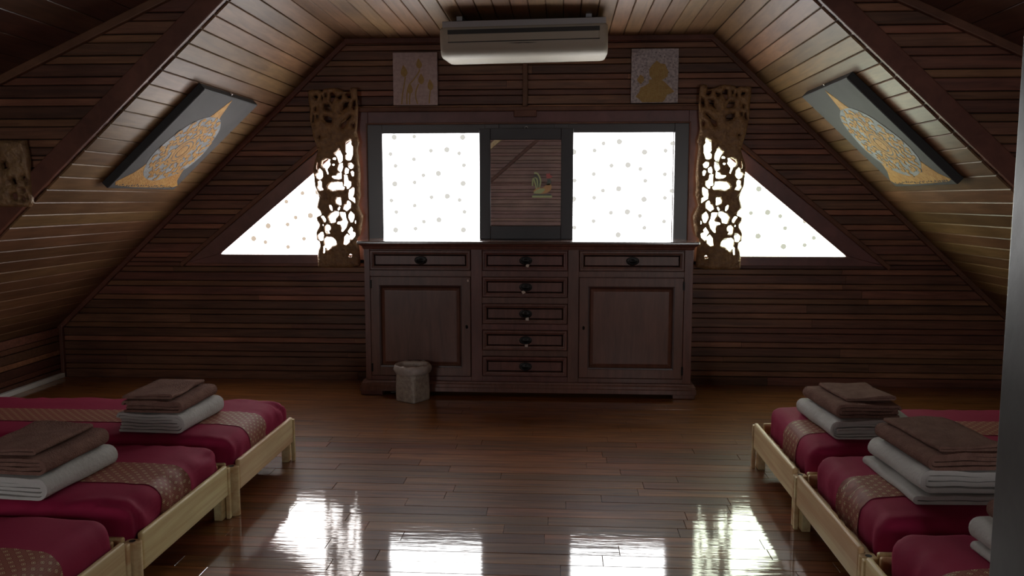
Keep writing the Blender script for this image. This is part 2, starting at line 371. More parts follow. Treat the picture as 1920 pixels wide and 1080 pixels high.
# added fill light: two invented glowing panes, framed as windows, behind the camera
for k, (xa, xb, s_) in enumerate(((-2.85, -2.05, 'left'), (1.35, 2.15, 'right'))):
    wn = empty('window_%d' % (k + 5), ((xa + xb) / 2, RY, 0.85)); tag(wn, 'added fill light shaped as a frosted window behind the viewer on the %s' % s_, 'window', kind='structure')
    hx = (xb - xa) / 2
    MB().box(-hx, hx, 0.006, 0.014, 0.0, 0.75).build('pane', 'film_center', wn)
    for (a, b, c, d, nm) in ((-hx - 0.07, -hx + 0.02, -0.07, 0.82, 'frame_stile'), (hx - 0.02, hx + 0.07, -0.07, 0.82, 'frame_stile'), (-0.03, 0.03, 0.02, 0.73, 'frame_mullion'), (-hx + 0.02, hx - 0.02, 0.73, 0.82, 'frame_rail'), (-hx + 0.02, hx - 0.02, -0.07, 0.02, 'frame_rail')):
        bevel(MB().box(a, b, 0.003, 0.05, c, d).build(nm, 'window_frame_dark', wn), 0.004)
# ---- trims
TN = [0]
def trim(poly, d0, d1, label, mat='trim_wood', fn=yz, bv=0.006):
    TN[0] += 1
    o = MB().prism(poly, fn, d0, d1).build('trim_%d' % TN[0], mat); bevel(o, bv)
    return tag(o, label, 'trim', kind='structure')
def strip(p, q, wd, side=1):
    """2d strip polygon from p to q, width wd to one side"""
    d = Vector((q[0] - p[0], q[1] - p[1])).normalized(); n = Vector((-d.y, d.x)) * side * wd
    return [p, q, (q[0] + n.x, q[1] + n.y), (p[0] + n.x, p[1] + n.y)]
for sg, s_ in ((-1, 'left'), (1, 'right')):
    c0 = (CX + sg * HC, ZC); c1 = (CX + sg * HK, ZK)
    trim(strip(c0, c1, 0.042, -sg if False else (1 if sg < 0 else -1)), WY - 0.028, WY + 0.004, 'thin wooden trim where the gable wall meets the %s slope' % s_)
    # window surround trim
    top = 2.0
    trim(strip((CX + sg * HW0, ZT0), (CX + sg * sur(top), top), 0.034, 1 if sg < 0 else -1), WY - 0.03, WY + 0.004, 'slanting trim strip outside the %s triangular window' % s_)
    # header edge boards
    trim(strip((CX + sg * HC, ZC), (CX + sg * HK, ZK), 0.105, -1 if sg < 0 else 1), HY - 0.028, HY + 0.022, 'broad dark edge board along the %s side of the recess opening' % s_)
    trim(strip((CX, ZR), (CX + sg * HK, ZS), 0.045, 1 if sg < 0 else -1), HY - 0.035, HY - 0.002, 'narrow trim under the front roof on the %s' % s_)
    # knee wall corner
    xs = CX + sg * (HK - 0.024)
    trim([(min(xs, xs - sg * 0.03), 0.0), (max(xs, xs - sg * 0.03), 0.0), (max(xs, xs - sg * 0.03), ZK + 0.02), (min(xs, xs - sg * 0.03), ZK + 0.02)], WY - 0.03, WY + 0.004, 'upright corner trim at the %s knee wall' % s_)
trim([(CX - HC - 0.02, ZC - 0.04), (CX + HC + 0.02, ZC - 0.04), (CX + HC - 0.005, ZC), (CX - HC + 0.005, ZC)], WY - 0.03, WY + 0.004, 'trim where the gable wall meets the flat ceiling')
trim([(-1.62, 2.075), (1.07, 2.075), (1.07, 2.108), (-1.62, 2.108)], WY - 0.035, WY + 0.004, 'long horizontal rail above the square windows')
trim([(-0.305, 2.108), (-0.267, 2.108), (-0.267, ZC - 0.04), (-0.305, ZC - 0.04)], WY - 0.03, WY + 0.004, 'short upright batten under the air conditioner')
trim([(-0.37, 2.03), (-0.20, 2.03), (-0.20, 2.082), (-0.37, 2.082)], WY - 0.045, WY + 0.004, 'small wooden block above the mirror')
# baseboards
for sg, nm in ((-1, 'baseboard_left'), (1, 'baseboard_right')):
    xa = CX + sg * (HK - 0.024); xb = xa - sg * 0.035
    o = MB().box(min(xa, xb), max(xa, xb), RY + 0.02, WY - 0.032, 0, 0.035).build(nm, 'white_board'); bevel(o, 0.003)
    tag(o, 'white strip along the foot of the %s knee wall' % ('left' if sg < 0 else 'right'), 'baseboard', kind='structure')

# ---- window surround boards and windows
TI = 1.31                                         # half distance from CX to inner edge of triangle panes
def tri_hw(z): return 2.412 - (z - 0.99) / 0.827
ztop = 0.99 + (2.412 - TI) * 0.827
for sg, s_ in ((-1, 'left'), (1, 'right')):
    m = lambda h, z: (CX + sg * h, z)
    p = [m(HW0 - 0.02, ZT0 + 0.03), m(sur(2.075) - 0.02, 2.075), m(TI, 2.075), m(TI, ztop), m(2.412, 0.99), m(TI, 0.99), m(TI, ZT0 + 0.03)]
    a = [p[0], m(TI, ZT0 + (HW0 - 0.02 - TI) * KT), p[3], p[4]]
    trim(a if sg > 0 else a[::-1], WY - 0.012, WY + 0.028, 'slanting red-brown board around the %s triangular window' % s_, 'red_board', bv=0.003)
    b_ = [p[0], p[4], p[5], p[6]]
    trim(b_, WY - 0.016, WY + 0.028, 'red-brown sill board under the %s triangular window' % s_, 'red_board', bv=0.003)
    a = sorted((m(TI, 0)[0], CX + sg * 1.207))
    trim([(a[0], 0.95), (a[1], 0.95), (a[1], 2.075), (a[0], 2.075)], WY - 0.018, WY + 0.028, 'red-brown jamb between the square and triangular windows on the %s' % s_, 'red_board', bv=0.003)
trim([(CX - 1.207, 1.977), (CX + 1.207, 1.977), (CX + 1.207, 2.075), (CX - 1.207, 2.075)], WY - 0.014, WY + 0.028, 'red-brown head board over the square windows', 'red_board', bv=0.003)

DOT = {}
def disc(r):
    if r not in DOT:
        n = 20; v = [(r * math.cos(2 * math.pi * i / n), y_, r * math.sin(2 * math.pi * i / n)) for y_ in (0, -0.0008) for i in range(n)]
        DOT[r] = (v, [tuple(range(n)), tuple(range(2 * n - 1, n - 1, -1))] + [(i, (i + 1) % n, n + (i + 1) % n, n + i) for i in range(n)])
    return DOT[r]
dmesh = {}
def dots(parent, L, mat, x0=-9, x1=9):
    for x, z, big in L:
        r = 0.0215 if big else 0.0162
        if not (x0 + r * 0.2 < x < x1 - r * 0.2): continue
        if (r, mat) not in dmesh: dmesh[(r, mat)] = mesh('dot', *disc(r), mat)
        o = link('dot', dmesh[(r, mat)], parent); o.location = (x, WY + 0.0105, z)
dA = [(-1.286, 1.888, 1), (-1.132, 1.892, 0), (-0.761, 1.885, 1), (-1.005, 1.785, 0), (-0.883, 1.792, 1), (-1.316, 1.761, 0), (-0.789, 1.764, 0), (-1.136, 1.721, 0), (-1.279, 1.671, 0), (-0.753, 1.674, 0), (-1.065, 1.599, 0), (-0.949, 1.613, 1), (-1.133, 1.545, 0), (-1.287, 1.534, 1), (-0.76, 1.537, 1), (-1.004, 1.433, 0), (-0.882, 1.44, 1), (-1.315, 1.408, 0), (-0.788, 1.411, 0), (-1.135, 1.369, 0), (-1.278, 1.319, 0), (-0.751, 1.321, 0), (-1.065, 1.246, 0), (-0.948, 1.26, 1), (-1.131, 1.192, 0), (-1.286, 1.181, 1), (-0.76, 1.183, 1)]
dB = [(0.303, 1.834, 0), (0.421, 1.847, 1), (0.236, 1.782, 0), (0.61, 1.769, 1), (0.766, 1.779, 0), (0.081, 1.772, 1), (0.365, 1.669, 0), (0.488, 1.674, 1), (0.581, 1.644, 0), (0.233, 1.606, 0), (0.764, 1.604, 0), (0.089, 1.558, 0), (0.619, 1.555, 0), (0.303, 1.482, 0), (0.421, 1.496, 1), (0.237, 1.429, 0), (0.612, 1.417, 1), (0.768, 1.427, 0), (0.082, 1.419, 1), (0.365, 1.316, 0), (0.489, 1.322, 1), (0.583, 1.292, 0), (0.234, 1.252, 0), (0.765, 1.25, 0), (0.091, 1.203, 0), (0.619, 1.202, 0), (0.422, 1.149, 1), (0.814, 1.832, 0), (0.816, 1.48, 0)]
dC = [(-2.009, 1.464, 0), (-1.888, 1.472, 1), (-2.138, 1.399, 0), (-1.952, 1.291, 1), (-2.068, 1.277, 0), (-2.288, 1.211, 1), (-2.133, 1.223, 0), (-2.407, 1.112, 1), (-2.314, 1.084, 0), (-2.007, 1.112, 0), (-2.135, 1.048, 0), (-1.65, 1.69, 1), (-1.735, 1.13, 1), (-1.83, 1.16, 0), (-1.7, 1.42, 0)]
dD = [(1.463, 1.494, 1), (1.645, 1.405, 1), (1.41, 1.314, 0), (1.533, 1.32, 1), (1.626, 1.291, 0), (1.809, 1.253, 0), (1.665, 1.202, 0), (1.88, 1.129, 0), (1.468, 1.141, 1), (1.658, 1.064, 1), (1.814, 1.075, 0), (1.985, 1.12, 0), (1.16, 1.69, 1), (1.22, 1.13, 1), (1.3, 1.16, 0)]
ZB = 1.02
for k, (xa, xb, dl, mat, s_) in enumerate(((-1.39, -0.56, dA, 'dot_cool', 'left'), (0.01, 0.84, dB, 'dot_cool', 'right'))):
    wn = empty('window_%d' % (k + 1), ((xa + xb) / 2, WY, ZB)); tag(wn, 'square window with white dotted film %s of the mirror' % s_, 'window', kind='structure')
    inv = Matrix.Translation((-(xa + xb) / 2, -WY, -ZB))
    pn = MB().box(xa + 0.02, xb - 0.02, WY + 0.012, WY + 0.02, ZB, 1.93).build('pane', 'film_center', wn); pn.matrix_parent_inverse = inv
    fo = 1.207
    for (a, b, c, d, nm) in ((xa - 0.09 if k == 0 else xa - 0.08, xa + 0.024 if k == 0 else xa + 0.03, ZB, 1.977, 'frame_stile'), (xb - 0.03 if k == 0 else xb - 0.014, xb + 0.08 if k == 0 else xb + 0.09, ZB, 1.977, 'frame_stile'), (xa + 0.02, xb - 0.014, 1.91, 1.977, 'frame_rail'), (xa + 0.02, xb - 0.014, ZB - 0.05, ZB + 0.03, 'frame_rail')):
        f_ = MB().box(a, b, WY - 0.05 if nm == 'frame_stile' else WY - 0.046, WY + 0.012, c, d).build(nm, 'window_frame_dark', wn); f_.matrix_parent_inverse = inv; bevel(f_, 0.004)
    n0 = len(wn.children); dots(wn, dl, mat, xa + 0.02, xb - 0.014)
    for ch in wn.children[n0:]: pass
    for ch in wn.children:
        if ch.name.startswith('dot'): ch.matrix_parent_inverse = inv
for k, (sg, dl, fm, dm, s_) in enumerate(((-1, dC, 'film_left', 'dot_warm', 'left'), (1, dD, 'film_right', 'dot_green', 'right'))):
    m = lambda h, z: (CX + sg * h, z)
    wn = empty('window_%d' % (k + 3), (CX + sg * 1.8, WY, 0.99)); tag(wn, 'triangular window with dotted film behind the %s carved panel' % s_, 'window', kind='structure')
    inv = Matrix.Translation((-(CX + sg * 1.8), -WY, -0.99))
    a = [m(2.42, 0.985), m(TI - 0.01, ztop + 0.01), m(TI - 0.01, 0.985)]
    pn = MB().prism(a, yz, WY + 0.012, WY + 0.02).build('pane', fm, wn); pn.matrix_parent_inverse = inv
    e = MB().prism(strip(m(2.412, 0.99), m(TI, ztop), 0.012, -1 if sg < 0 else 1), yz, WY - 0.02, WY + 0.012).build('frame_bead', 'red_board', wn); e.matrix_parent_inverse = inv
    e = MB().prism([m(2.44, 0.978), m(TI, 0.978), m(TI, 0.99), m(2.412, 0.99)], yz, WY - 0.03, WY + 0.012).build('sill_bead', 'red_board', wn); e.matrix_parent_inverse = inv
    dots(wn, dl, dm)
    for ch in wn.children:
        if ch.name.startswith('dot'): ch.matrix_parent_inverse = inv
trim([(-0.49, 1.0), (-0.06, 1.0), (-0.06, 1.977), (-0.49, 1.977)], WY - 0.044, WY + 0.028, 'dark board between the square windows behind the mirror', 'window_frame_dark', bv=0.003)
# thin light edge lines around the square windows' frames
for (a, b, c, d) in ((CX - 1.215, CX - 1.203, 1.02, 1.985), (CX + 1.203, CX + 1.215, 1.02, 1.985), (CX - 1.215, CX + 1.215, 1.977, 1.989)):
    trim([(a, c), (b, c), (b, d), (a, d)], WY - 0.056, WY - 0.01, 'thin bead around the dark frame of the square windows, %s' % ('top' if d > 1.987 else 'left side' if a < CX else 'right side'), bv=0.002)

# ================================================================== DRESSER
dr = empty('sideboard_dresser', (-0.253, 6.07, 0)); tag(dr, 'long dark mahogany sideboard with seven drawers and two doors under the windows', 'dresser')
DI = Matrix.Translation((0.253, -6.07, 0))
def dpart(mb, name, mat, parent=dr, bv=0.003, smooth=False):
    o = mb.build(name, mat, parent, smooth)
    if parent is dr: o.matrix_parent_inverse = DI
    if bv: bevel(o, bv)
    return o
FY = 5.88; XL, XR = -1.426, 0.920; BY = 6.285
dpart(MB().box(XL, XR, FY + 0.022, BY, 0.10, 1.07), 'carcass', 'dresser_wood')
dpart(MB().box(-1.47, 0.958, FY - 0.03, BY + 0.005, 1.098, 1.12), 'top', 'dresser_top_wood', bv=0.006)
dpart(MB().rings([[(-1.43 - e, FY - e * .8, z), (0.922 + e, FY - e * .8, z), (0.922 + e, BY, z), (-1.43 - e, BY, z)] for e, z in ((0.0, 1.062), (0.004, 1.07), (0.008, 1.082), (0.022, 1.09), (0.026, 1.098))]), 'cornice', 'dresser_wood', bv=0)
dpart(MB().rings([[(-1.43 - e, FY - e, z), (0.922 + e, FY - e, z), (0.922 + e, BY, z), (-1.43 - e, BY, z)] for e, z in ((0.034, 0.032), (0.034, 0.062), (0.028, 0.066), (0.028, 0.086), (0.02, 0.092), (0.016, 0.104), (0.0, 0.106))]), 'plinth', 'dresser_wood', bv=0)
for xx in (-1.46, 0.79):
    for yy in (FY - 0.03, BY - 0.09):
        dpart(MB().box(xx, xx + 0.16, yy, yy + 0.08, 0, 0.034), 'foot', 'dresser_wood', bv=0.006)
# face frame members
xs = [XL, -1.385, -0.652, -0.573, 0.041, 0.118, 0.86, XR]
def member(x0, x1, z0, z1, nm): dpart(MB().box(x0, x1, FY, FY + 0.024, z0, z1), nm, 'dresser_wood', bv=0.002)
for a, b in ((xs[0], xs[1]), (xs[2], xs[3]), (xs[4], xs[5]), (xs[6], xs[7])): member(a, b, 0.106, 1.062, 'stile')
zr = [(1.057, 1.062), (0.868, 0.909), (0.106, 0.138)]
dz = [(0.909, 1.057), (0.718, 0.868), (0.526, 0.676), (0.334, 0.484), (0.144, 0.292)]
for a, b in ((xs[1], xs[2]), (xs[5], xs[6])):
    for z0, z1 in zr: member(a, b, z0, z1, 'rail')
for z0, z1 in ((1.057, 1.062), (0.868, 0.909), (0.676, 0.718), (0.484, 0.526), (0.292, 0.334), (0.106, 0.144)): member(xs[3], xs[4], z0, z1, 'rail')
def front(x0, x1, z0, z1, prof, cx0, cz0):
    rg = []
    for i, d in prof: rg.append([(x0 + i - cx0, d, z0 + i - cz0), (x1 - i - cx0, d, z0 + i - cz0), (x1 - i - cx0, d, z1 - i - cz0), (x0 + i - cx0, d, z1 - i - cz0)])
    return MB().rings(rg)
def ellipse_ring(a, b, n=24): return [(a * math.cos(2 * math.pi * i / n), b * math.sin(2 * math.pi * i / n)) for i in range(n)]
def handle(parent):
    m_ = MB(); rg = []
    for s_, d in ((1, 0), (1, -0.003), (0.88, -0.006), (0.7, -0.005), (0.6, -0.004), (0.3, -0.009), (0.05, -0.012)):
        rg.append([(x * s_, d, z * s_) for x, z in ellipse_ring(0.046, 0.031)])
    m_.rings(rg)
    pts = [(0.031 * math.cos(a), -0.016 - 0.006 * abs(math.sin(a)), 0.004 + 0.026 * math.sin(a)) for a in np.linspace(math.pi, 2 * math.pi, 13)]
    m_.tube(pts, 0.0042, 8)
    for sx in (-1, 1): m_.cyl((sx * 0.031, 0.004), 0.006, -0.02, 0.0, 10, 'y')
    o = m_.build('handle', 'bronze', parent); smooth_by_angle(o, 50); return o
tags = {0: (0.013, 0.3), 1: (-0.015, -0.5), 2: (0.012, 0.1), 3: (0.006, 0.05)}
cols = [(xs[1], xs[2]), (xs[3], xs[4]), (xs[5], xs[6])]
DP = [(0.0, 0.018), (0.0, -0.008), (0.004, -0.011), (0.014, -0.011), (0.018, -0.007), (0.024, -0.006), (0.032, 0.002), (0.036, 0.002), (0.040, -0.001)]
for ci, (a, b) in enumerate(cols):
    for k, (z0, z1) in enumerate(dz if ci == 1 else dz[:1]):
        cx_, cz_ = (a + b) / 2, (z0 + z1) / 2
        d = dpart(front(a + 0.004, b - 0.004, z0 + 0.004, z1 - 0.004, DP, cx_, cz_), 'drawer', 'dresser_wood', bv=0)
        d.location = (cx_, FY, cz_)
        h = handle(d); h.location = (0.006, -0.001, 0)
        if ci == 1 and k in tags:
            t = MB().box(-0.011, 0.011, -0.0012, 0.0012, -0.011, 0.011).build('tag', 'paper_tag', d); t.location = (tags[k][0] + 0.006, -0.018, -0.034); t.rotation_euler = (R(8), tags[k][1], 0)
        # dark lining of the drawer opening moulding
        e = front(a + 0.028, b - 0.028, z0 + 0.028, z1 - 0.028, [(0, 0.001), (0, -0.0005), (0.006, -0.0005), (0.006, 0.001)], cx_, cz_).build('moulding', 'dresser_edge_wood', d)
MP = [(0.0, 0.02), (0.0, -0.006), (0.003, -0.008), (0.062, -0.008), (0.064, -0.003), (0.070, -0.006), (0.076, -0.002), (0.084, 0.006), (0.100, -0.001), (0.104, -0.0015)]
for a, b, kx, hx in ((cols[0][0], cols[0][1], -0.684, -1.378), (cols[2][0], cols[2][1], 0.154, 0.856)):
    z0, z1 = 0.138, 0.868; cx_, cz_ = (a + b) / 2, (z0 + z1) / 2
    d = dpart(front(a + 0.004, b - 0.004, z0 + 0.004, z1 - 0.004, MP, cx_, cz_), 'door', 'dresser_wood', bv=0); d.location = (cx_, FY, cz_)
    front(a + 0.068, b - 0.068, z0 + 0.068, z1 - 0.068, [(0, 0.006), (0, -0.007), (0.009, -0.005), (0.014, 0.0), (0.014, 0.006)], cx_, cz_).build('moulding', 'dresser_edge_wood', d)
    for sx in (a + 0.066 - cx_, b - 0.068 - cx_):
        MB().box(sx, sx + 0.0022, -0.0088, 0.0, z0 + 0.006 - cz_, z1 - 0.006 - cz_).build('joint_line', 'dresser_edge_wood', d)
    kb = MB()
    kb.rings([[(x * s_, dd, z * s_) for x, z in ellipse_ring(0.009, 0.014, 14)] for s_, dd in ((1, 0), (1, -0.004), (0.8, -0.006), (0.55, -0.007), (0.6, -0.014), (0.3, -0.018), (0.02, -0.018))])
    kn = kb.build('knob', 'bronze', d, True); kn.location = (kx - cx_, -0.008, 0.504 - cz_)
    for hz in (0.81, 0.2):
        hn = MB().cyl((0, 0), 0.0075, -0.03, 0.03, 10).build('hinge', 'bronze', d, False); hn.location = (hx - cx_, -0.007, hz - cz_)
MB().box(-0.005, 0.005, -0.0012, 0.0, -0.008, 0.008).build('sticker', 'paper_tag', [c for c in dr.children if c.name.startswith('door')][0]).location = (0.345, -0.0085, 0.335)

# ================================================================== MIRROR on the dresser
mi = empty('framed_mirror', (-0.271, 6.19, 1.12)); tag(mi, 'dark wide-framed mirror standing on the sideboard between the windows', 'mirror')
hw_, h_ = 0.347, 0.815; fw = 0.082
def mfront(x0, x1, z0, z1, nm):
    o = MB().box(x0, x1, -0.02, 0.012, z0, z1).build(nm, 'mirror_frame', mi); bevel(o, 0.004)
mfront(-hw_, -hw_ + fw, 0, h_, 'frame_stile'); mfront(hw_ - fw - 0.008, hw_, 0, h_, 'frame_stile')
mfront(-hw_ + fw, hw_ - fw - 0.008, h_ - fw, h_, 'frame_rail'); mfront(-hw_ + fw, hw_ - fw - 0.008, 0, fw + 0.018, 'frame_rail')
MB().box(-hw_ + fw - 0.005, hw_ - fw - 0.003, -0.006, 0.004, fw + 0.01, h_ - fw + 0.005).build('glass', 'mirror_glass', mi)
MB().box(-hw_ + 0.01, hw_ - 0.01, 0.012, 0.018, 0.01, h_ - 0.01).build('backboard', 'canvas_side', mi)
MB().tube([(-0.012, -0.004, h_ - 0.002), (-0.008, -0.004, h_ + 0.012), (0, -0.004, h_ + 0.016), (0.008, -0.004, h_ + 0.012), (0.012, -0.004, h_ - 0.002)], 0.0025, 6).build('hook', 'hook_steel', mi, True)

# ================================================================== AIR CONDITIONER
ac = empty('air_conditioner', (-0.258, 5.97, 2.378)); tag(ac, 'cream air conditioner hung under the flat ceiling above the sideboard', 'air conditioner')
ac.rotation_euler = (0, R(-0.9), 0); ac.scale = (0.942, 1, 0.85)
def acx(prof, x0, x1, nm, mat, sm=True, taper=0.0):
    rg = [[(x0, y_, z_) for y_, z_ in prof], [(x1, y_, z_) for y_, z_ in prof]]
    o = MB().rings(rg).build(nm, mat, ac); smooth_by_angle(o, 40); return o
hwid = 0.575
body = [(-0.03, 0.175), (-0.50, 0.178), (-0.515, 0.16), (-0.516, 0.08), (-0.512, 0.045), (-0.500, 0.012), (-0.482, -0.016), (-0.455, -0.036), (-0.40, -0.040), (-0.03, -0.012)]
rg = []
for x_, s_ in ((-hwid, 0.90), (-hwid + 0.012, 0.97), (-hwid + 0.035, 1.0), (hwid - 0.035, 1.0), (hwid - 0.012, 0.97), (hwid, 0.90)):
    rg.append([(x_, -0.27 + (y_ + 0.27) * s_, 0.08 + (z_ - 0.08) * s_) for y_, z_ in body])
o = MB().rings(rg).build('casing', 'ac_plastic', ac); smooth_by_angle(o, 50)
acx([(-0.03, 0.178), (-0.495, 0.178), (-0.495, 0.222), (-0.48, 0.228), (-0.03, 0.228)], -hwid + 0.018, hwid - 0.012, 'top_housing', 'ac_top')
o = MB().box(-0.518, 0.518, -0.5205, -0.51, 0.122, 0.154).build('intake_slot', 'ac_dark', ac)
o = MB().box(-0.515, 0.515, -0.522, -0.512, 0.066, 0.122).build('front_flap', 'ac_plastic', ac); bevel(o, 0.004)
MB().box(-0.518, 0.518, -0.5178, -0.512, 0.060, 0.066).build('flap_gap', 'ac_dark', ac)
MB().add([(-0.11, -0.514, 0.047), (0, -0.5165, 0.050), (0.10, -0.514, 0.047), (0.03, -0.5125, 0.044), (0, -0.5125, 0.0465), (-0.03, -0.5125, 0.044), (-0.11, -0.50, 0.047), (0, -0.50, 0.05), (0.10, -0.50, 0.047), (0.03, -0.50, 0.044), (0, -0.50, 0.0465), (-0.03, -0.50, 0.044)],
         [(0, 1, 2, 3, 4, 5), (11, 10, 9, 8, 7, 6)] + [(i, (i + 1) % 6, 6 + (i + 1) % 6, 6 + i) for i in range(6)]).build('emblem', 'ac_dark', ac)
for sx in (-0.45, 0.45): MB().box(sx - 0.02, sx + 0.02, -0.40, -0.10, 0.226, 0.282).build('hanger_bracket', 'ac_top', ac)

# ================================================================== WASTE BIN
bn = empty('waste_bin', (-1.052, 5.712, 0), R(-31.6)); tag(bn, 'clear plastic waste bin with a bag folded over its rim before the sideboard', 'waste bin')
def rsq(h, r, n=8):
    out = []
    for q in range(4):
        c = [(1, 1), (-1, 1), (-1, -1), (1, -1)][q]
        for i in range(n): a = math.pi / 2 * (q + i / (n - 1)); out.append((c[0] * (h - r) + r * math.cos(a), c[1] * (h - r) + r * math.sin(a)))
    return out
rg = []
for h, r, z in ((0.080, 0.012, 0.0), (0.086, 0.012, 0.006), (0.090, 0.02, 0.08), (0.094, 0.04, 0.16), (0.097, 0.06, 0.225), (0.093, 0.058, 0.225), (0.084, 0.014, 0.012)):
    rg.append([(x, y_, z) for x, y_ in rsq(h, r)])
o = MB().rings(rg).build('body', 'bin_plastic', bn); smooth_by_angle(o, 40)
rg = []; nb = 64
for j, (rr, z, am) in enumerate(((0.085, 0.10, 0.006), (0.092, 0.215, 0.003), (0.105, 0.250, 0.006), (0.122, 0.262, 0.008), (0.129, 0.252, 0.008), (0.133, 0.230, 0.008), (0.126, 0.205, 0.008), (0.112, 0.196, 0.005))):
    ring = []
    for i in range(nb):
        a = 2 * math.pi * i / nb; p = Vector((math.cos(a) * 2.2, math.sin(a) * 2.2, j * 0.35)); nz = noise.noise(p * 1.6) + 0.6 * noise.noise(p * 4)
        ring.append(((rr + am * nz) * math.cos(a), (rr + am * nz) * math.sin(a), z + am * 1.1 * noise.noise(p * 1.7 + Vector((5, 5, 5)))))
    rg.append(ring)
MB().rings(rg, cap=False).build('bag', 'bag_plastic', bn, True)

# ================================================================== CARVED PANELS
SCL = 0.000679; Xc, Zc = 320.0, 2085.0
OUT = [(35,130),(75,108),(110,115),(150,110),(195,130),(215,105),(260,95),(330,92),(385,110),(440,130),(500,145),(510,95),(545,85),(580,100),(585,200),(590,300),(585,420),(570,560),(580,620),(598,690),(580,760),(590,850),(600,950),(605,1080),(600,1130),(598,1200),(605,1270),(590,1320),(572,1380),(600,1440),(625,1500),(610,1620),(580,1740),(565,1800),(575,1900),(580,2060),(480,2080),(300,2085),(100,2080),(98,1960),(108,1880),(130,1840),(122,1790),(90,1770),(88,1690),(100,1660),(125,1620),(125,1595),(100,1560),(92,1515),(150,1490),(140,1450),(100,1415),(105,1380),(130,1300),(110,1230),(85,1170),(80,1080),(70,1000),(80,930),(110,850),(130,780),(110,700),(80,620),(60,500),(45,420),(50,330),(40,250)]
def sh(L): return [(x, y_ + 1080) for x, y_ in L]
HOLES = [[(95,175),(130,170),(145,195),(130,210),(110,200)],[(185,170),(200,190),(195,225),(180,215)],[(210,270),(265,270),(300,320),(290,340),(225,335),(208,310)],[(285,150),(310,140),(350,180),(330,200),(300,260),(285,240)],[(360,190),(420,170),(400,220),(370,215)],[(450,150),(510,160),(515,200),(490,210),(460,180)],[(435,255),(500,240),(470,300),(420,340),(395,350),(425,310)],[(535,240),(562,225),(566,280),(545,340),(525,310)],[(205,400),(260,400),(300,430),(290,475),(240,470),(205,435)],[(385,530),(395,480),(440,450),(510,390),(520,400),(470,450),(450,500),(410,540)],[(520,490),(550,470),(548,530),(525,530)],[(123,385),(147,385),(142,422),(123,418)],[(73,470),(85,400),(103,380),(97,430),(87,472)],[(108,310),(132,290),(122,340),(103,360)],[(140,615),(165,620),(160,640),(145,635)],[(225,150),(240,160),(235,200),(222,190)],
 [(445,690),(500,660),(510,680),(505,710),(525,740),(522,820),(510,850),(500,880),(470,885),(440,870),(438,830),(460,815),(440,790)],[(312,805),(345,790),(370,752),(385,790),(405,830),(408,880),(395,900),(365,918),(350,870),(335,835)],[(288,862),(320,850),(335,865),(325,880),(295,875)],[(275,935),(300,920),(318,930),(310,948)],[(170,930),(180,895),(225,870),(268,875),(260,905),(270,930),(230,985),(245,1035),(230,1042),(205,970),(185,960)],[(345,985),(365,930),(405,912),(408,960),(395,1005),(375,1015)],[(465,920),(500,910),(528,940),(520,970),(490,980),(465,955)],[(425,1000),(440,960),(475,985),(470,1025),(430,1040)],[(490,1010),(515,1000),(532,1020),(528,1065),(505,1055)],[(105,1035),(130,1025),(130,990),(145,975),(175,1010),(180,1060),(165,1085),(140,1100),(110,1080),(100,1050)],[(105,960),(118,890),(130,925),(120,985),(108,985)],[(270,1060),(330,1055),(345,1035),(388,1015),(390,1085),(360,1092),(300,1085)],[(415,1045),(455,1050),(465,1110),(495,1125),(495,1165),(470,1195),(445,1200),(445,1170),(412,1165),(418,1110)]]
HOLES += [sh(L) for L in ([(118,35),(150,28),(165,45),(160,100),(182,128),(140,138),(110,105),(125,80)],[(235,95),(265,55),(340,45),(395,48),(402,90),(420,105),(415,128),(330,125),(290,138),(240,118)],[(470,135),(520,105),(532,115),(525,180),(508,212),(535,225),(538,280),(500,250),(465,230),(462,180)],[(318,255),(335,220),(380,220),(380,300),(355,295),(320,275)],[(240,305),(255,297),(275,320),(278,368),(262,360),(245,335)],[(338,340),(355,318),(370,325),(355,360),(338,360)],[(398,345),(415,305),(440,290),(445,255),(470,255),(490,280),(485,330),(440,368),(415,350)],[(232,435),(265,395),(320,370),(350,375),(350,410),(315,450),(310,490),(255,503),(248,470)],[(358,380),(425,385),(432,450),(450,490),(430,550),(395,595),(372,600),(380,560),(370,520),(325,510),(330,490),(380,485),(395,465),(370,420)],[(458,410),(485,368),(525,410),(525,440),(505,495),(480,490),(455,440)],[(525,490),(540,460),(545,505),(530,508)],[(138,428),(175,420),(200,460),(200,485),(180,490),(160,455)],[(157,517),(167,513),(178,522),(172,536),(160,534)],[(190,540),(215,520),(245,530),(252,560),(240,580),(225,585),(245,618),(195,612),(190,570)],[(105,640),(140,605),(165,605),(172,640),(165,695),(125,700),(110,670)],[(175,685),(205,658),(275,665),(310,700),(315,745),(265,755),(215,812),(185,760),(180,720)],[(395,740),(405,660),(440,618),(468,650),(465,710),(430,745)],[(445,600),(485,540),(508,570),(500,600),(535,610),(530,650),(490,688),(470,670),(470,630)],[(160,840),(165,760),(185,755),(182,820),(175,845)],[(445,870),(470,845),(495,860),(485,882),(455,885)],[(545,690),(565,650),(585,640),(580,690),(560,720)])]
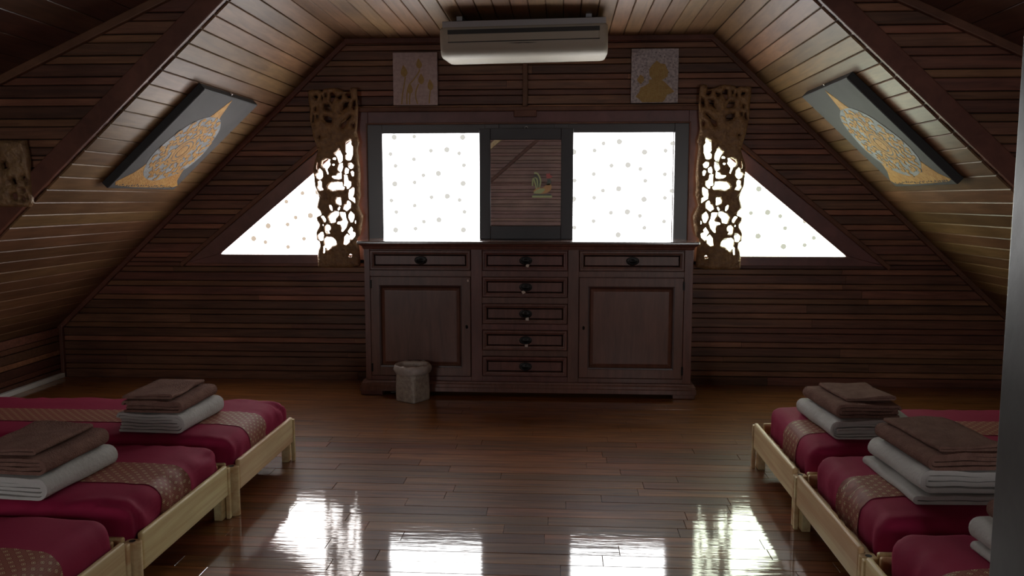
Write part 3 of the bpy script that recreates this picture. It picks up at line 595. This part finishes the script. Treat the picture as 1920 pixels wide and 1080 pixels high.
def sdf(P, poly):
    poly = np.array(poly, float); a = poly; b = np.roll(poly, -1, 0); best = np.full(len(P), 1e9); ins = np.zeros(len(P), bool); gv = np.zeros((len(P), 2))
    for (ax, ay), (bx, by) in zip(a, b):
        d = np.array([bx - ax, by - ay]); t = np.clip(((P[:, 0] - ax) * d[0] + (P[:, 1] - ay) * d[1]) / (d @ d + 1e-9), 0, 1)
        q = np.stack([ax + t * d[0], ay + t * d[1]], 1); ds = np.hypot(P[:, 0] - q[:, 0], P[:, 1] - q[:, 1])
        u = ds < best; best[u] = ds[u]; gv[u] = q[u]
        with np.errstate(divide='ignore', invalid='ignore'):
            c = ((ay > P[:, 1]) != (by > P[:, 1])) & (P[:, 0] < (bx - ax) * (P[:, 1] - ay) / (by - ay) + ax)
        ins ^= c
    return np.where(ins, best, -best), gv
def carve(out, holes, step, scl, xc, zc, relief, tk, seed, mat):
    o_ = np.array(out, float); x0, y0 = o_.min(0) - step; x1, y1 = o_.max(0) + step
    gx = np.arange(x0, x1 + step, step); gy = np.arange(y0, y1 + step, step); XX, YY = np.meshgrid(gx, gy); P = np.stack([XX.ravel(), YY.ravel()], 1)
    s, near = sdf(P, out)
    for h in holes:
        sh_, nr_ = sdf(P, h); sh_ = -sh_; u = sh_ < s; s = np.where(u, sh_, s); near[u] = nr_[u]
    nx = len(gx); keep = []
    S2 = s.reshape(len(gy), nx); C = (S2[:-1, :-1] + S2[1:, :-1] + S2[:-1, 1:] + S2[1:, 1:]) / 4
    ii, jj = np.where(C > 0)
    used = {}
    move = np.abs(s) < step * 0.72
    # boundary vertices are drawn onto the outline so the edges run smooth
    quads = []; cnt = np.zeros(len(P), int)
    for i, j in zip(ii, jj):
        q = (i * nx + j, i * nx + j + 1, (i + 1) * nx + j + 1, (i + 1) * nx + j); quads.append(q)
        for k in q: cnt[k] += 1
    bnd = (cnt > 0) & (cnt < 4)
    Q = P.copy(); mv = bnd & (np.abs(s) < step * 1.6); Q[mv] = near[mv]
    ids = np.where(cnt > 0)[0]; idx = -np.ones(len(P), int); idx[ids] = np.arange(len(ids)); n = len(ids)
    V = []; V2 = []
    for k in ids:
        x, y_ = Q[k]; d = 0 if bnd[k] else max(s[k], 0)
        hgt = relief * min(1, d / 34) ** 0.5
        v_ = Vector((x * 0.011 + seed, y_ * 0.011, seed))
        hgt += relief * 0.55 * noise.noise(v_) * min(1, d / 16) + relief * 0.30 * (abs(noise.noise(v_ * 2.9)) - 0.2) * min(1, d / 12)
        hgt += relief * 0.22 * noise.noise(v_ * 5.5) * min(1, d / 12)
        V.append(((x - xc) * scl, -tk * 0.5 - max(hgt, -tk * 0.2), (zc - y_) * scl)); V2.append(((x - xc) * scl, tk * 0.5, (zc - y_) * scl))
    F = []; ed = {}
    for q in quads:
        a = [int(idx[k]) for k in q]; F.append(tuple(a)); F.append(tuple(n + k for k in a[::-1]))
        for k in range(4):
            e = (a[k], a[(k + 1) % 4]); ed[e] = 1
    for (a, b) in list(ed):
        if (b, a) not in ed: F.append((b, a, n + a, n + b))
    me = mesh('carving', V + V2, F, mat, True); me.set_sharp_from_angle(angle=R(60))
    return me
cm = carve(OUT, HOLES, 9.0, SCL, Xc, Zc, 0.016, 0.018, 3.1, 'gold_carving')
for sg, s_ in ((-1, 'left'), (1, 'right')):
    r_ = empty('openwork_wall_carving', (CX + sg * 1.448, WY - 0.075, 0.895)); tag(r_, 'tall openwork gilded wood carving hung before the %s triangular window' % s_, 'wall carving', 'pair of openwork carvings')
    c = link('carving', cm, r_); c.scale = (-sg, 1, 1)
    for zz in (0.06, 1.25):
        MB().box(-0.03, 0.03, 0.0, 0.058, zz, zz + 0.03).build('mount', 'trim_wood', r_)
# small carving on the header wall, cut by the left edge of the view
so = [(-600, 0), (40, 0), (36, 30), (55, 90), (62, 180), (58, 260), (62, 380), (64, 480), (66, 560), (40, 600), (-600, 600)]
shs = [[(-20, 330), (10, 310), (30, 350), (5, 360)], [(20, 370), (38, 365), (36, 400), (22, 405)], [(-15, 440), (8, 430), (22, 455), (5, 470), (-12, 460)], [(28, 500), (42, 490), (42, 530), (30, 530)], [(-30, 520), (0, 510), (15, 540), (-15, 545)], [(-120, 350), (-80, 340), (-60, 390), (-100, 400)], [(-200, 200), (-150, 190), (-140, 250), (-190, 260)], [(-300, 400), (-250, 390), (-240, 460), (-290, 450)], [(-420, 220), (-370, 210), (-360, 270), (-410, 280)], [(-120, 480), (-70, 470), (-60, 530), (-110, 530)]]
r_ = empty('carved_plaque', (-2.967, HY - 0.028, 1.375)); tag(r_, 'gilded floral wood carving on the header wall at the left edge', 'wall carving')
link('carving', carve(so, shs, 10, 0.00061, 0, 600, 0.018, 0.02, 9.3, 'gold_carving'), r_)
MB().box(-0.2, -0.14, 0.0, 0.024, 0.2, 0.23).build('mount', 'trim_wood', r_)

# ================================================================== PAINTINGS
def flat(poly, name, mat, parent, y0, y1, smooth=False):
    return MB().prism(poly, yz, y0, y1).build(name, mat, parent)
def bud(cx_, cz_, wd, ht, tilt=0):
    p = []
    for t in np.linspace(0, 1, 14): p.append((wd * math.sin(math.pi * t ** 0.75) * (1 - 0.25 * t), -ht / 2 + ht * t))
    p = p[1:-1]; out = [(0, -ht / 2)] + [(a, b) for a, b in p] + [(0, ht / 2)] + [(-a, b) for a, b in p[::-1]]
    c, s_ = math.cos(tilt), math.sin(tilt)
    return [(cx_ + a * c - b * s_, cz_ + a * s_ + b * c) for a, b in out]
def ribbon(pts, wd):
    L_, R_ = [], []
    for i, p in enumerate(pts):
        a = Vector(pts[max(i - 1, 0)]); b = Vector(pts[min(i + 1, len(pts) - 1)]); d = (b - a).normalized(); n = Vector((-d.y, d.x)) * wd / 2
        L_.append((p[0] + n.x, p[1] + n.y)); R_.append((p[0] - n.x, p[1] - n.y))
    return L_, R_
def ribmesh(mb, pts, wd, y0, y1):
    L_, R_ = ribbon(pts, wd); mb.rings([[(l[0], y0, l[1]), (r[0], y0, r[1]), (r[0], y1, r[1]), (l[0], y1, l[1])] for l, r in zip(L_, R_)])
def curve(ps, n=8):
    out = []
    for i in range(len(ps) - 1):
        p0, p1, p2, p3 = (Vector(ps[max(i - 1, 0)]), Vector(ps[i]), Vector(ps[i + 1]), Vector(ps[min(i + 2, len(ps) - 1)]))
        for k in range(n):
            t = k / n; out.append(tuple(0.5 * (2 * p1 + (p2 - p0) * t + (2 * p0 - 5 * p1 + 4 * p2 - p3) * t * t + (3 * p1 - p0 - 3 * p2 + p3) * t ** 3)))
    return out + [tuple(ps[-1])]
# lotus canvas
CWd, CHt = 0.336, 0.388
def uv(u, v): return ((u - 0.5) * CWd, (1 - v) * CHt)
pa = empty('lotus_painting', (-1.112, WY - 0.03, 2.122)); tag(pa, 'small pale canvas with golden lotus buds left of the air conditioner', 'painting')
bevel(MB().box(-CWd / 2, CWd / 2, -0.002, 0.026, 0, CHt).build('canvas', 'canvas_pink', pa), 0.003)
for (u, v, wd, ht, tl) in ((0.25, 0.35, 0.028, 0.09, 0.1), (0.59, 0.21, 0.024, 0.078, 0.12), (0.635, 0.50, 0.025, 0.082, 0.0), (0.385, 0.69, 0.023, 0.075, -0.1), (0.84, 0.615, 0.024, 0.085, 0.1)):
    x, z = uv(u, v); flat(bud(x, z, wd, ht, tl), 'lotus_bud', 'dull_gold', pa, -0.0035, -0.001)
for st in ([(0.28, 0.46), (0.25, 0.62), (0.21, 0.8), (0.19, 0.98)], [(0.60, 0.32), (0.58, 0.38), (0.46, 0.52), (0.36, 0.62), (0.31, 0.8), (0.31, 0.98)], [(0.58, 0.6), (0.52, 0.72), (0.51, 0.85), (0.55, 0.98)], [(0.385, 0.78), (0.37, 0.88), (0.37, 0.985)], [(0.84, 0.72), (0.82, 0.85), (0.81, 0.97)]):
    m_ = MB(); ribmesh(m_, curve([uv(*p) for p in st]), 0.009, -0.003, -0.001); m_.build('stem', 'dull_gold', pa)
# mottled canvas with golden figure-like blossom
pb = empty('golden_blossom_painting', (0.672, WY - 0.03, 2.127)); tag(pb, 'small mottled canvas with rounded golden shape right of the air conditioner', 'painting')
CWd, CHt = 0.345, 0.392
bevel(MB().box(-CWd / 2, CWd / 2, -0.002, 0.026, 0, CHt).build('canvas', 'canvas_mottled', pb), 0.003)
def blob(pts): return [uv((x - 85) / 775, (y_ - 70) / 905) for x, y_ in pts]
flat(blob([(375, 420), (420, 350), (500, 270), (560, 320), (640, 330), (665, 400), (695, 450), (680, 540), (600, 590), (520, 610), (440, 590), (385, 520)]), 'upper_blossom', 'dull_gold', pb, -0.0042, -0.001)
flat(blob([(370, 590), (480, 575), (600, 600), (660, 650), (720, 710), (800, 790), (740, 820), (680, 840), (640, 930), (600, 965), (270, 965), (220, 910), (160, 870), (215, 800), (240, 720), (330, 680), (380, 640)]), 'lower_blossom', 'dull_gold', pb, -0.0036, -0.001)
flat(blob([(235, 500), (290, 540), (300, 600), (240, 665), (200, 620), (180, 580)]), 'small_bud', 'dull_gold', pb, -0.0036, -0.001)
m_ = MB()
for k in range(90):
    x = random.uniform(-CWd / 2 + 0.01, CWd / 2 - 0.01); z = random.uniform(0.2, 1) ** 0.7 * (CHt - 0.02); r = random.uniform(0.0015, 0.004)
    m_.cyl((x, z), r, -0.0026, -0.001, 5, 'y')
tag(m_.build('paint_flecks', 'ink', pb), kind='stuff')
# big canvases on the slopes
MOT = [(0.516, 0.976), (0.47, 0.87), (0.43, 0.785), (0.33, 0.745), (0.25, 0.68), (0.19, 0.57), (0.155, 0.45), (0.15, 0.36), (0.19, 0.265), (0.14, 0.165), (0.063, 0.035), (0.935, 0.035), (0.90, 0.11), (0.83, 0.235), (0.875, 0.32), (0.885, 0.43), (0.84, 0.56), (0.78, 0.67), (0.70, 0.74), (0.60, 0.785), (0.56, 0.87)]
BULB = [(0.43, 0.785), (0.33, 0.745), (0.25, 0.68), (0.19, 0.57), (0.155, 0.45), (0.15, 0.36), (0.19, 0.265), (0.30, 0.15), (0.5, 0.10), (0.70, 0.15), (0.83, 0.235), (0.875, 0.32), (0.885, 0.43), (0.84, 0.56), (0.78, 0.67), (0.70, 0.74), (0.60, 0.785)]
CW = 0.87
def slope_painting(sg, name_lab, y0, smid):
    """u runs along the room (away from the camera side first), v up the slope"""
    D = Vector((sg, 0, -K)) / nrm; In = Vector((-sg * K, 0, -1)) / nrm; P0 = Vector((CX + sg * HC, y0, ZC)) + D * smid + In * 0.011
    r_ = empty('slope_painting'); tag(r_, name_lab, 'painting', 'pair of dark canvases with golden bud motifs')
    # local x = depth (y world), local z = up the slope, local -y = into the room
    M = Matrix((( 0, -In.x, -D.x, P0.x), (1, -In.y, -D.y, P0.y), (0, -In.z, -D.z, P0.z), (0, 0, 0, 1)))
    if M.to_3x3().determinant() < 0:
        M = Matrix(((0, -In.x, -D.x, P0.x), (-1, -In.y, -D.y, P0.y + CW), (0, -In.z, -D.z, P0.z), (0, 0, 0, 1)))
    r_.matrix_world = M
    bevel(MB().box(0, CW, -0.048, 0, 0, CW).build('canvas_edge', 'canvas_side', r_), 0.004)
    MB().box(0.006, CW - 0.006, -0.0495, -0.047, 0.006, CW - 0.006).build('canvas', 'canvas_grey', r_)
    sc = lambda L: [(a * CW, b * CW) for a, b in L]
    flat(sc(curve(MOT + [MOT[0]], 3)[:-1]), 'golden_bud', 'gold_leaf', r_, -0.051, -0.0475)
    flat(sc(curve(BULB + [BULB[0]], 3)[:-1]), 'silver_bulb', 'silver_leaf', r_, -0.0518, -0.0475)
    rnd = random.Random(5 if sg < 0 else 8); gold = MB(); ink = MB(); pts = []
    Bp = np.array(BULB)
    for t in range(4000):
        p = (rnd.uniform(0.15, 0.88), rnd.uniform(0.1, 0.78))
        s_, _ = sdf(np.array([p]), BULB)
        if s_[0] < 0.03 or math.hypot((p[0] - 0.513), (p[1] - 0.425)) < 0.135: continue
        if any(math.hypot(p[0] - q[0], p[1] - q[1]) < 0.052 for q in pts): continue
        pts.append(p)
    for p in pts:
        a0 = rnd.uniform(0, 6.28); r0 = rnd.uniform(0.022, 0.034); tn = rnd.choice((-1, 1)); cp = []
        for k in range(9):
            t = k / 8; a = a0 + tn * t * 4.2; r = r0 * (1 - 0.55 * t); cp.append(((p[0] + r * math.cos(a)) * CW, (p[1] + r * math.sin(a)) * CW))
        ribmesh(gold, cp, 0.022, -0.0535, -0.0475)
        cp2 = [((p[0] + (r0 + 0.012) * math.cos(a0 + tn * k * 0.3)) * CW, (p[1] + (r0 + 0.012) * math.sin(a0 + tn * k * 0.3)) * CW) for k in range(7)]
        ribmesh(ink, cp2, 0.006, -0.0527, -0.0475)
    for ra, wd, mb_ in ((0.118, 0.022, gold), (0.082, 0.024, gold), (0.030, 0.045, gold), (0.100, 0.008, ink), (0.135, 0.008, ink), (0.058, 0.008, ink)):
        ribmesh(mb_, [((0.513 + ra * 0.92 * math.cos(a)) * CW, (0.425 + ra * 1.05 * math.sin(a)) * CW) for a in np.linspace(0, 2 * math.pi, 33)], wd, -0.0535 if mb_ is gold else -0.0527, -0.0475)
    for k in range(26):
        x = 0.08 + 0.84 * k / 25; mb_ = ink
        mb_.cyl((x * CW, (0.035 + rnd.uniform(-0.006, 0.014)) * CW), rnd.uniform(0.004, 0.009), -0.0524, -0.0475, 6, 'y')
    tag(gold.build('gold_scrollwork', 'gold_leaf', r_), kind='stuff'); tag(ink.build('dark_outlines', 'ink', r_), kind='stuff')
    MB().cyl((CW * 0.5, CW + 0.006), 0.006, -0.03, -0.015, 8, 'y').build('hanging_screw', 'hook_steel', r_)
slope_painting(-1, 'dark canvas with golden lotus bud on the left slope', 4.945, (2.83 - (-CX) - HC) * nrm - 0.01)
slope_painting(1, 'dark canvas with golden lotus bud on the right slope', 4.835, (2.255 - CX - HC) * nrm)

# ================================================================== BEDS
BL, BW = 2.05, 0.818
def make_bed(sg, x, y0, lab):
    b = empty('stacking_bed', (x, y0, 0)); tag(b, lab, 'bed', 'low pine stacking beds')
    def pt(mb, nm, bv=0.004, mat='pine'):
        mb.v = [(sg * p[0], p[1], p[2]) for p in mb.v]; o = mb.build(nm, mat, b)
        if bv: bevel(o, bv, 3)
        return o
    for e in (0, 1):
        q = (lambda u: u) if e == 0 else (lambda u: BL - u)
        def bx(u0, u1, *r): return MB().box(min(q(u0), q(u1)), max(q(u0), q(u1)), *r)
        pt(bx(0.004, 0.026, 0.046, BW - 0.026, 0.108, 0.247), 'end_board', 0.009)
        # near leg: half-round post with a groove across its top
        pr = []
        for k in range(13):
            a = math.pi * k / 12; pr.append((q(0.022 - 0.024 * math.sin(a)), 0.023 - 0.022 * math.cos(a)))
        pr += [(q(0.055), 0.045), (q(0.055), 0.001)]
        o = MB().rings([[(u, v, z) for u, v in pr] for z in (0.0, 0.226)]); pt(o, 'leg', 0.003)
        pt(bx(0.0, 0.018, BW - 0.026, BW - 0.002, 0.0, 0.232), 'leg', 0.004)
        pt(bx(0.026, 0.064, BW - 0.050, BW - 0.002, 0.0, 0.20), 'leg', 0.004)
        pt(MB().cyl((q(0.030), 0.023), 0.011, 0.2255, 0.2270, 14), 'socket', 0, 'canvas_side')
    for yy in (0.004, BW - 0.028):
        pt(MB().box(0.055, BL - 0.055, yy, yy + 0.022, 0.112, 0.242), 'side_rail', 0.008)
    for k in range(14):
        xx = 0.062 + k * (BL - 0.124 - 0.07) / 13
        pt(MB().box(xx, xx + 0.07, 0.03, BW - 0.03, 0.172, 0.188), 'slat', 0.003)
    return b
def make_mattress(sg, x, y0, lab, seed, inset, droop=0.0):
    Lm, Wm, zb, zt = 1.94, 0.77, 0.190, 0.338
    m = empty('mattress', (x + sg * inset, y0 + 0.024, zb)); tag(m, lab, 'mattress', 'red mattresses on the pine beds')
    v0, v1 = 0.225, 0.455
    gxs = np.concatenate([np.linspace(0, 0.16, 12), np.linspace(0.16, Lm - 0.16, 56)[1:-1], np.linspace(Lm - 0.16, Lm, 10)])
    gys = np.unique(np.round(np.concatenate([np.linspace(0, 0.12, 9), np.linspace(0.12, v0, 4), np.linspace(v0, v1, 8), np.linspace(v1, Wm - 0.12, 7), np.linspace(Wm - 0.12, Wm, 9)]), 4))
    T = zt - zb; r = 0.062
    gzs = np.linspace(0, T, 8)
    vid = {}; V = []; F = []; band = []
    def disp(p):
        q = Vector((min(max(p.x, r), Lm - r), min(max(p.y, r), Wm - r), min(max(p.z, r * 0.4), T - r))); d = p - q
        n = d.normalized() if d.length > 1e-6 else Vector((0, 0, 1))
        c = q + n * min(d.length, r) if d.length > r else p
        if p.z < r * 0.4: c.z = p.z
        # crowned top, gathered corners and creases
        ux, uy = p.x / Lm, p.y / Wm
        cr = 0.016 * (1 - (2 * uy - 1) ** 4) * min(1, p.x / 0.15) * (p.z / T)
        s_ = Vector((p.x * 2.2 + seed, p.y * 3.0, p.z * 4)); wr = 0.006 * noise.noise(s_)
        edge = min(p.y, Wm - p.y, p.x)
        fold = 0.010 * math.sin(58 * (p.y if p.x < 0.14 else p.x * 0.6) + 9 * noise.noise(s_ * 1.3)) * max(0, 1 - edge / 0.12) * (0.5 + noise.noise(s_ * 0.9 + Vector((3, 1, 2))))
        fold += 0.007 * abs(noise.noise(Vector((p.x * 9 + seed, p.y * 3.5, p.z * 9)))) * max(0, 1 - edge / 0.25)
        return c + n * (wr + fold) + Vector((0, 0, cr - droop * max(0, 1 - p.x / 0.2) ** 2 * (p.z / T)))
    def vert(ix, iy, iz):
        k = (ix, iy, iz)
        if k not in vid: vid[k] = len(V); V.append(disp(Vector((gxs[ix], gys[iy], gzs[iz]))))
        return vid[k]
    nx, ny, nz = len(gxs), len(gys), len(gzs)
    for i in range(nx - 1):
        for j in range(ny - 1):
            f = (vert(i, j, nz - 1), vert(i + 1, j, nz - 1), vert(i + 1, j + 1, nz - 1), vert(i, j + 1, nz - 1)); F.append(f)
            if v0 - 1e-4 <= gys[j] and gys[j + 1] <= v1 + 1e-4: band.append(f)
            F.append((vert(i, j, 0), vert(i, j + 1, 0), vert(i + 1, j + 1, 0), vert(i + 1, j, 0)))
        for k in range(nz - 1):
            F.append((vert(i, 0, k), vert(i + 1, 0, k), vert(i + 1, 0, k + 1), vert(i, 0, k + 1)))
            F.append((vert(i, ny - 1, k), vert(i, ny - 1, k + 1), vert(i + 1, ny - 1, k + 1), vert(i + 1, ny - 1, k)))
    for j in range(ny - 1):
        for k in range(nz - 1):
            f = (vert(0, j, k), vert(0, j, k + 1), vert(0, j + 1, k + 1), vert(0, j + 1, k)); F.append(f)
            if v0 - 1e-4 <= gys[j] and gys[j + 1] <= v1 + 1e-4: band.append(f)
            F.append((vert(nx - 1, j, k), vert(nx - 1, j + 1, k), vert(nx - 1, j + 1, k + 1), vert(nx - 1, j, k + 1)))
    V2 = [(sg * p.x, p.y, p.z) for p in V]
    MB().add(V2, F).build('cover', 'red_cloth', m, True)
    bv = sorted({i for f in band for i in f}); mp = {i: k for k, i in enumerate(bv)}
    def off(i):
        p = V[i]; q = Vector((min(max(p.x, r), Lm - r), p.y, min(p.z, T - r))); d = (p - q); d = d.normalized() if d.length > 1e-5 else Vector((0, 0, 1)); p = p + d * 0.0022; return (sg * p.x, p.y, p.z)
    MB().add([off(i) for i in bv], [tuple(mp[i] for i in f) for f in band]).build('brocade_band', 'brocade', m, True)
    return m
rowsL = [(3.512, -1.447, 'farthest'), (2.688, -1.470, 'middle'), (1.864, -1.490, 'nearest')]
rowsR = [(3.545, 1.010, 'farthest'), (2.721, 1.005, 'middle'), (1.897, 1.000, 'nearest')]
for k, (y0, x, wd) in enumerate(rowsL):
    make_bed(-1, x, y0, '%s low pine bed of the left row' % wd)
    make_mattress(-1, x, y0, 'red mattress with brocade band on the %s left bed' % wd, 11 + k * 3.7, 0.035)
for k, (y0, x, wd) in enumerate(rowsR):
    make_bed(1, x, y0, '%s low pine bed of the right row' % wd)
    make_mattress(1, x, y0, 'red mattress with brocade band on the %s right bed' % wd, 31 + k * 4.1, 0.075)

# ================================================================== FOLDED LINEN
def folded(name, mat, loc, wd, ln, ht, layers, sg, rz, seed, lab, cat, group, wob=0.004):
    """cloth folded into nested hairpins, the rounded fold on the side sg of local x; length runs along local y"""
    r_ = empty(name, loc, rz); tag(r_, lab, cat, group)
    t = ht / (2 * layers); mb = MB(); nv = 18
    for j in range(layers):
        zl, zh = (j + 0.5) * t, ht - (j + 0.5) * t; rad = (zh - zl) / 2; zc = (zl + zh) / 2
        rad = max(rad, t * 0.35); xe = wd / 2 - ht / 2 * 0.9 - 0.0
        back = -wd / 2 + t * 0.5 + (0.004 * j if j else 0)
        path = [(back + (xe - back) * s_, zl) for s_ in np.linspace(0, 1, 12)]
        path += [(xe + rad * 0.9 * math.cos(a), zc + rad * math.sin(a)) for a in np.linspace(-math.pi / 2, math.pi / 2, 11)[1:-1]]
        path += [(back + (xe - back) * s_, zh) for s_ in np.linspace(1, 0, 12)]
        if j == 0:   # outer wrap also turns down at the open side
            path += [(back - t * 0.25, zh - t * 0.35), (back - t * 0.4, zh - t * 1.0)]
        th = t * 0.40
        L_, R_ = [], []
        for i, p in enumerate(path):
            a = Vector(path[max(i - 1, 0)]); b = Vector(path[min(i + 1, len(path) - 1)]); d = (b - a); d = d.normalized() if d.length > 1e-7 else Vector((1, 0)); n = Vector((-d.y, d.x)) * th
            L_.append((p[0] + n.x, p[1] + n.y)); R_.append((p[0] - n.x, p[1] - n.y))
        prof = R_ + [((L_[-1][0] + R_[-1][0]) / 2 - 0.3 * th, (L_[-1][1] + R_[-1][1]) / 2)] + L_[::-1] + [((L_[0][0] + R_[0][0]) / 2 - 0.6 * th, (L_[0][1] + R_[0][1]) / 2)]
        rings = []
        for k in range(nv):
            v = -ln / 2 + ln * k / (nv - 1); e = 0.0
            if j: v *= 1 - 0.02 - 0.025 * ((j * 7 + seed) % 3)
            ring = []
            for x_, z_ in prof:
                nz = noise.noise(Vector((x_ * 7 + seed, v * 7, 0.2 * j))); n2 = noise.noise(Vector((x_ * 9 + seed, v * 6, z_ * 30 + 7)))
                n3 = noise.noise(Vector((x_ * 22 + seed, v * 18, z_ * 12 + 3)))
                zz = z_ + 0.16 * t * noise.noise(Vector((x_ * 16 + seed, v * 5, j * 5.3 + (9 if z_ > ht / 2 else 0)))) * min(1, z_ / t) + wob * nz * (z_ / ht) * 2.2 + wob * 0.6 * n2 * min(1, z_ / t) + wob * 0.35 * n3 * min(1, z_ / t)
                xx = x_ + wob * 1.6 * noise.noise(Vector((v * 6, z_ * 14, seed + 4))) + wob * 0.5 * n3
                ring.append((sg * xx, v + wob * 0.9 * noise.noise(Vector((x_ * 11, z_ * 30, seed + j))), max(zz, 0.0008)))
            rings.append(ring)
        mb.rings(rings)
    o = mb.build('cloth', mat, r_); smooth_by_angle(o, 55)
    return r_
ZM = 0.353
GB, GT, GH = 'folded pale blankets on the beds', 'folded brown bath towels', 'small folded brown towels on top of the stacks'
def stack(x, y_, zb, lab, sg, rz, bw, bl, bh, nl, tw, tl, th, hw2, hl2, hh, off, toff, seed, low=None):
    z = zb
    if low:
        folded('folded_blanket', 'white_cloth', (x + low[0], y_ + low[1], z), low[2], low[3], low[4], 1, sg, R(rz - 1), seed + 5, 'pale blanket folded flat at the bottom of the pile on the %s' % lab, 'blanket', GB); z += low[4] * 1.02
    folded('folded_blanket', 'white_cloth', (x, y_, z), bw, bl, bh, nl, sg, R(rz), seed, 'thick folded pale blanket under the towels on the %s' % lab, 'blanket', GB); z += bh * 1.03
    folded('folded_bath_towel', 'brown_cloth', (x + toff[0], y_ + toff[1], z), tw, tl, th, 2, sg, R(rz + 1.5), seed + 2, 'folded brown bath towel on the pale blanket of the %s' % lab, 'towel', GT); z += th * 1.03
    if hh: folded('folded_hand_towel', 'brown_cloth', (x + off[0], y_ + off[1], z), hw2, hl2, hh, 1, sg, R(rz + 3), seed + 3, 'small brown towel topping the stack on the %s' % lab, 'towel', GH, wob=0.005)
stack(-1.865, 3.80, ZM, 'farthest left bed', 1, -3, 0.325, 0.40, 0.088, 3, 0.285, 0.37, 0.058, 0.235, 0.34, 0.022, (-0.035, 0.0), (0.0, -0.005), 2)
stack(-1.965, 2.955, ZM, 'middle left bed', 1, -4, 0.33, 0.42, 0.085, 3, 0.285, 0.39, 0.062, 0.25, 0.36, 0.024, (-0.035, 0.005), (0.005, -0.005), 21)
stack(1.375, 3.92, ZM, 'farthest right bed', -1, 3, 0.385, 0.46, 0.085, 4, 0.295, 0.40, 0.062, 0.235, 0.30, 0.018, (0.015, 0.02), (-0.02, 0.0), 33)
stack(1.425, 3.13, ZM, 'middle right bed', -1, 3, 0.36, 0.44, 0.080, 2, 0.33, 0.42, 0.062, 0.245, 0.40, 0.020, (0.0, 0.0), (0.005, -0.01), 45, low=(0.0, -0.01, 0.40, 0.45, 0.036))
stack(1.435, 2.315, ZM, 'nearest right bed', -1, 3, 0.37, 0.42, 0.075, 2, 0.33, 0.38, 0.06, 0, 0, 0, (0, 0), (0.02, 0.0), 57, low=(0.01, -0.01, 0.38, 0.43, 0.034))

# ================================================================== POST at the right edge
zt_ = ZR - KR * (0.87 - CX) - 0.05
p_ = MB().box(0.79, 0.95, 1.22, 1.52, 0, zt_).build('timber_post', 'post_paint'); bevel(p_, 0.006); tag(p_, 'grey painted post standing close by at the right edge', 'post')

# ================================================================== REAR WALL DETAILS seen in the mirror
yr = RY + 0.003
trim(strip((-1.75, 1.115), (-0.30, 2.375), 0.05, 1), yr, yr + 0.04, 'slanting trim strip on the rear wall seen in the mirror')
trim(strip((-2.10, 1.33), (-0.60, 2.63), 0.07, 1), yr, yr + 0.06, 'slanting beam on the rear wall seen in the mirror', 'pine')
rc = empty('rooster_plaque', (-0.315, yr, 1.44)); tag(rc, 'carved painted rooster on the rear wall reflected in the mirror', 'ornament')
def rp(poly, nm, mat, d=0.02, d0=0.0): flat(poly, nm, mat, rc, d0, d0 + d)
rp([(-0.16, 0), (0.15, 0), (0.15, 0.03), (-0.16, 0.03)], 'base', 'rooster_green', 0.04)
rp([(-0.15, 0.03), (0.14, 0.03), (0.13, 0.055), (-0.13, 0.055)], 'ground', 'rooster_dark', 0.03)
rp(curve([(-0.12, 0.06), (0.02, 0.06), (0.10, 0.09), (0.14, 0.15), (0.12, 0.22), (0.06, 0.20), (0.0, 0.15), (-0.08, 0.15), (-0.14, 0.10), (-0.12, 0.06)], 4)[:-1], 'body', 'rooster_orange', 0.035)
rp(curve([(-0.13, 0.065), (-0.02, 0.065), (0.04, 0.13), (-0.04, 0.14), (-0.13, 0.09), (-0.13, 0.065)], 4)[:-1], 'wing', 'rooster_green', 0.045)
for k in range(5):
    a = 0.03 * k; m_ = MB()
    ribmesh(m_, curve([(-0.06 - a * 0.25, 0.13), (-0.03 - a * 0.9, 0.25 + 0.01 * k), (-0.07 - a * 0.7, 0.36 - 0.03 * k), (-0.13 - 0.006 * k, 0.38 - 0.05 * k)]), 0.022, 0.002 * k, 0.02 + 0.004 * k); m_.build('tail_feather', 'rooster_green' if k % 2 == 0 else 'rooster_dark', rc)
rp(curve([(0.06, 0.19), (0.125, 0.20), (0.12, 0.29), (0.10, 0.33), (0.07, 0.30), (0.075, 0.25), (0.06, 0.19)], 4)[:-1], 'neck', 'rooster_dark', 0.035)
rp(curve([(0.06, 0.31), (0.08, 0.29), (0.12, 0.30), (0.155, 0.325), (0.12, 0.345), (0.11, 0.38), (0.085, 0.36), (0.06, 0.37), (0.06, 0.31)], 4)[:-1], 'head', 'rooster_red', 0.04)
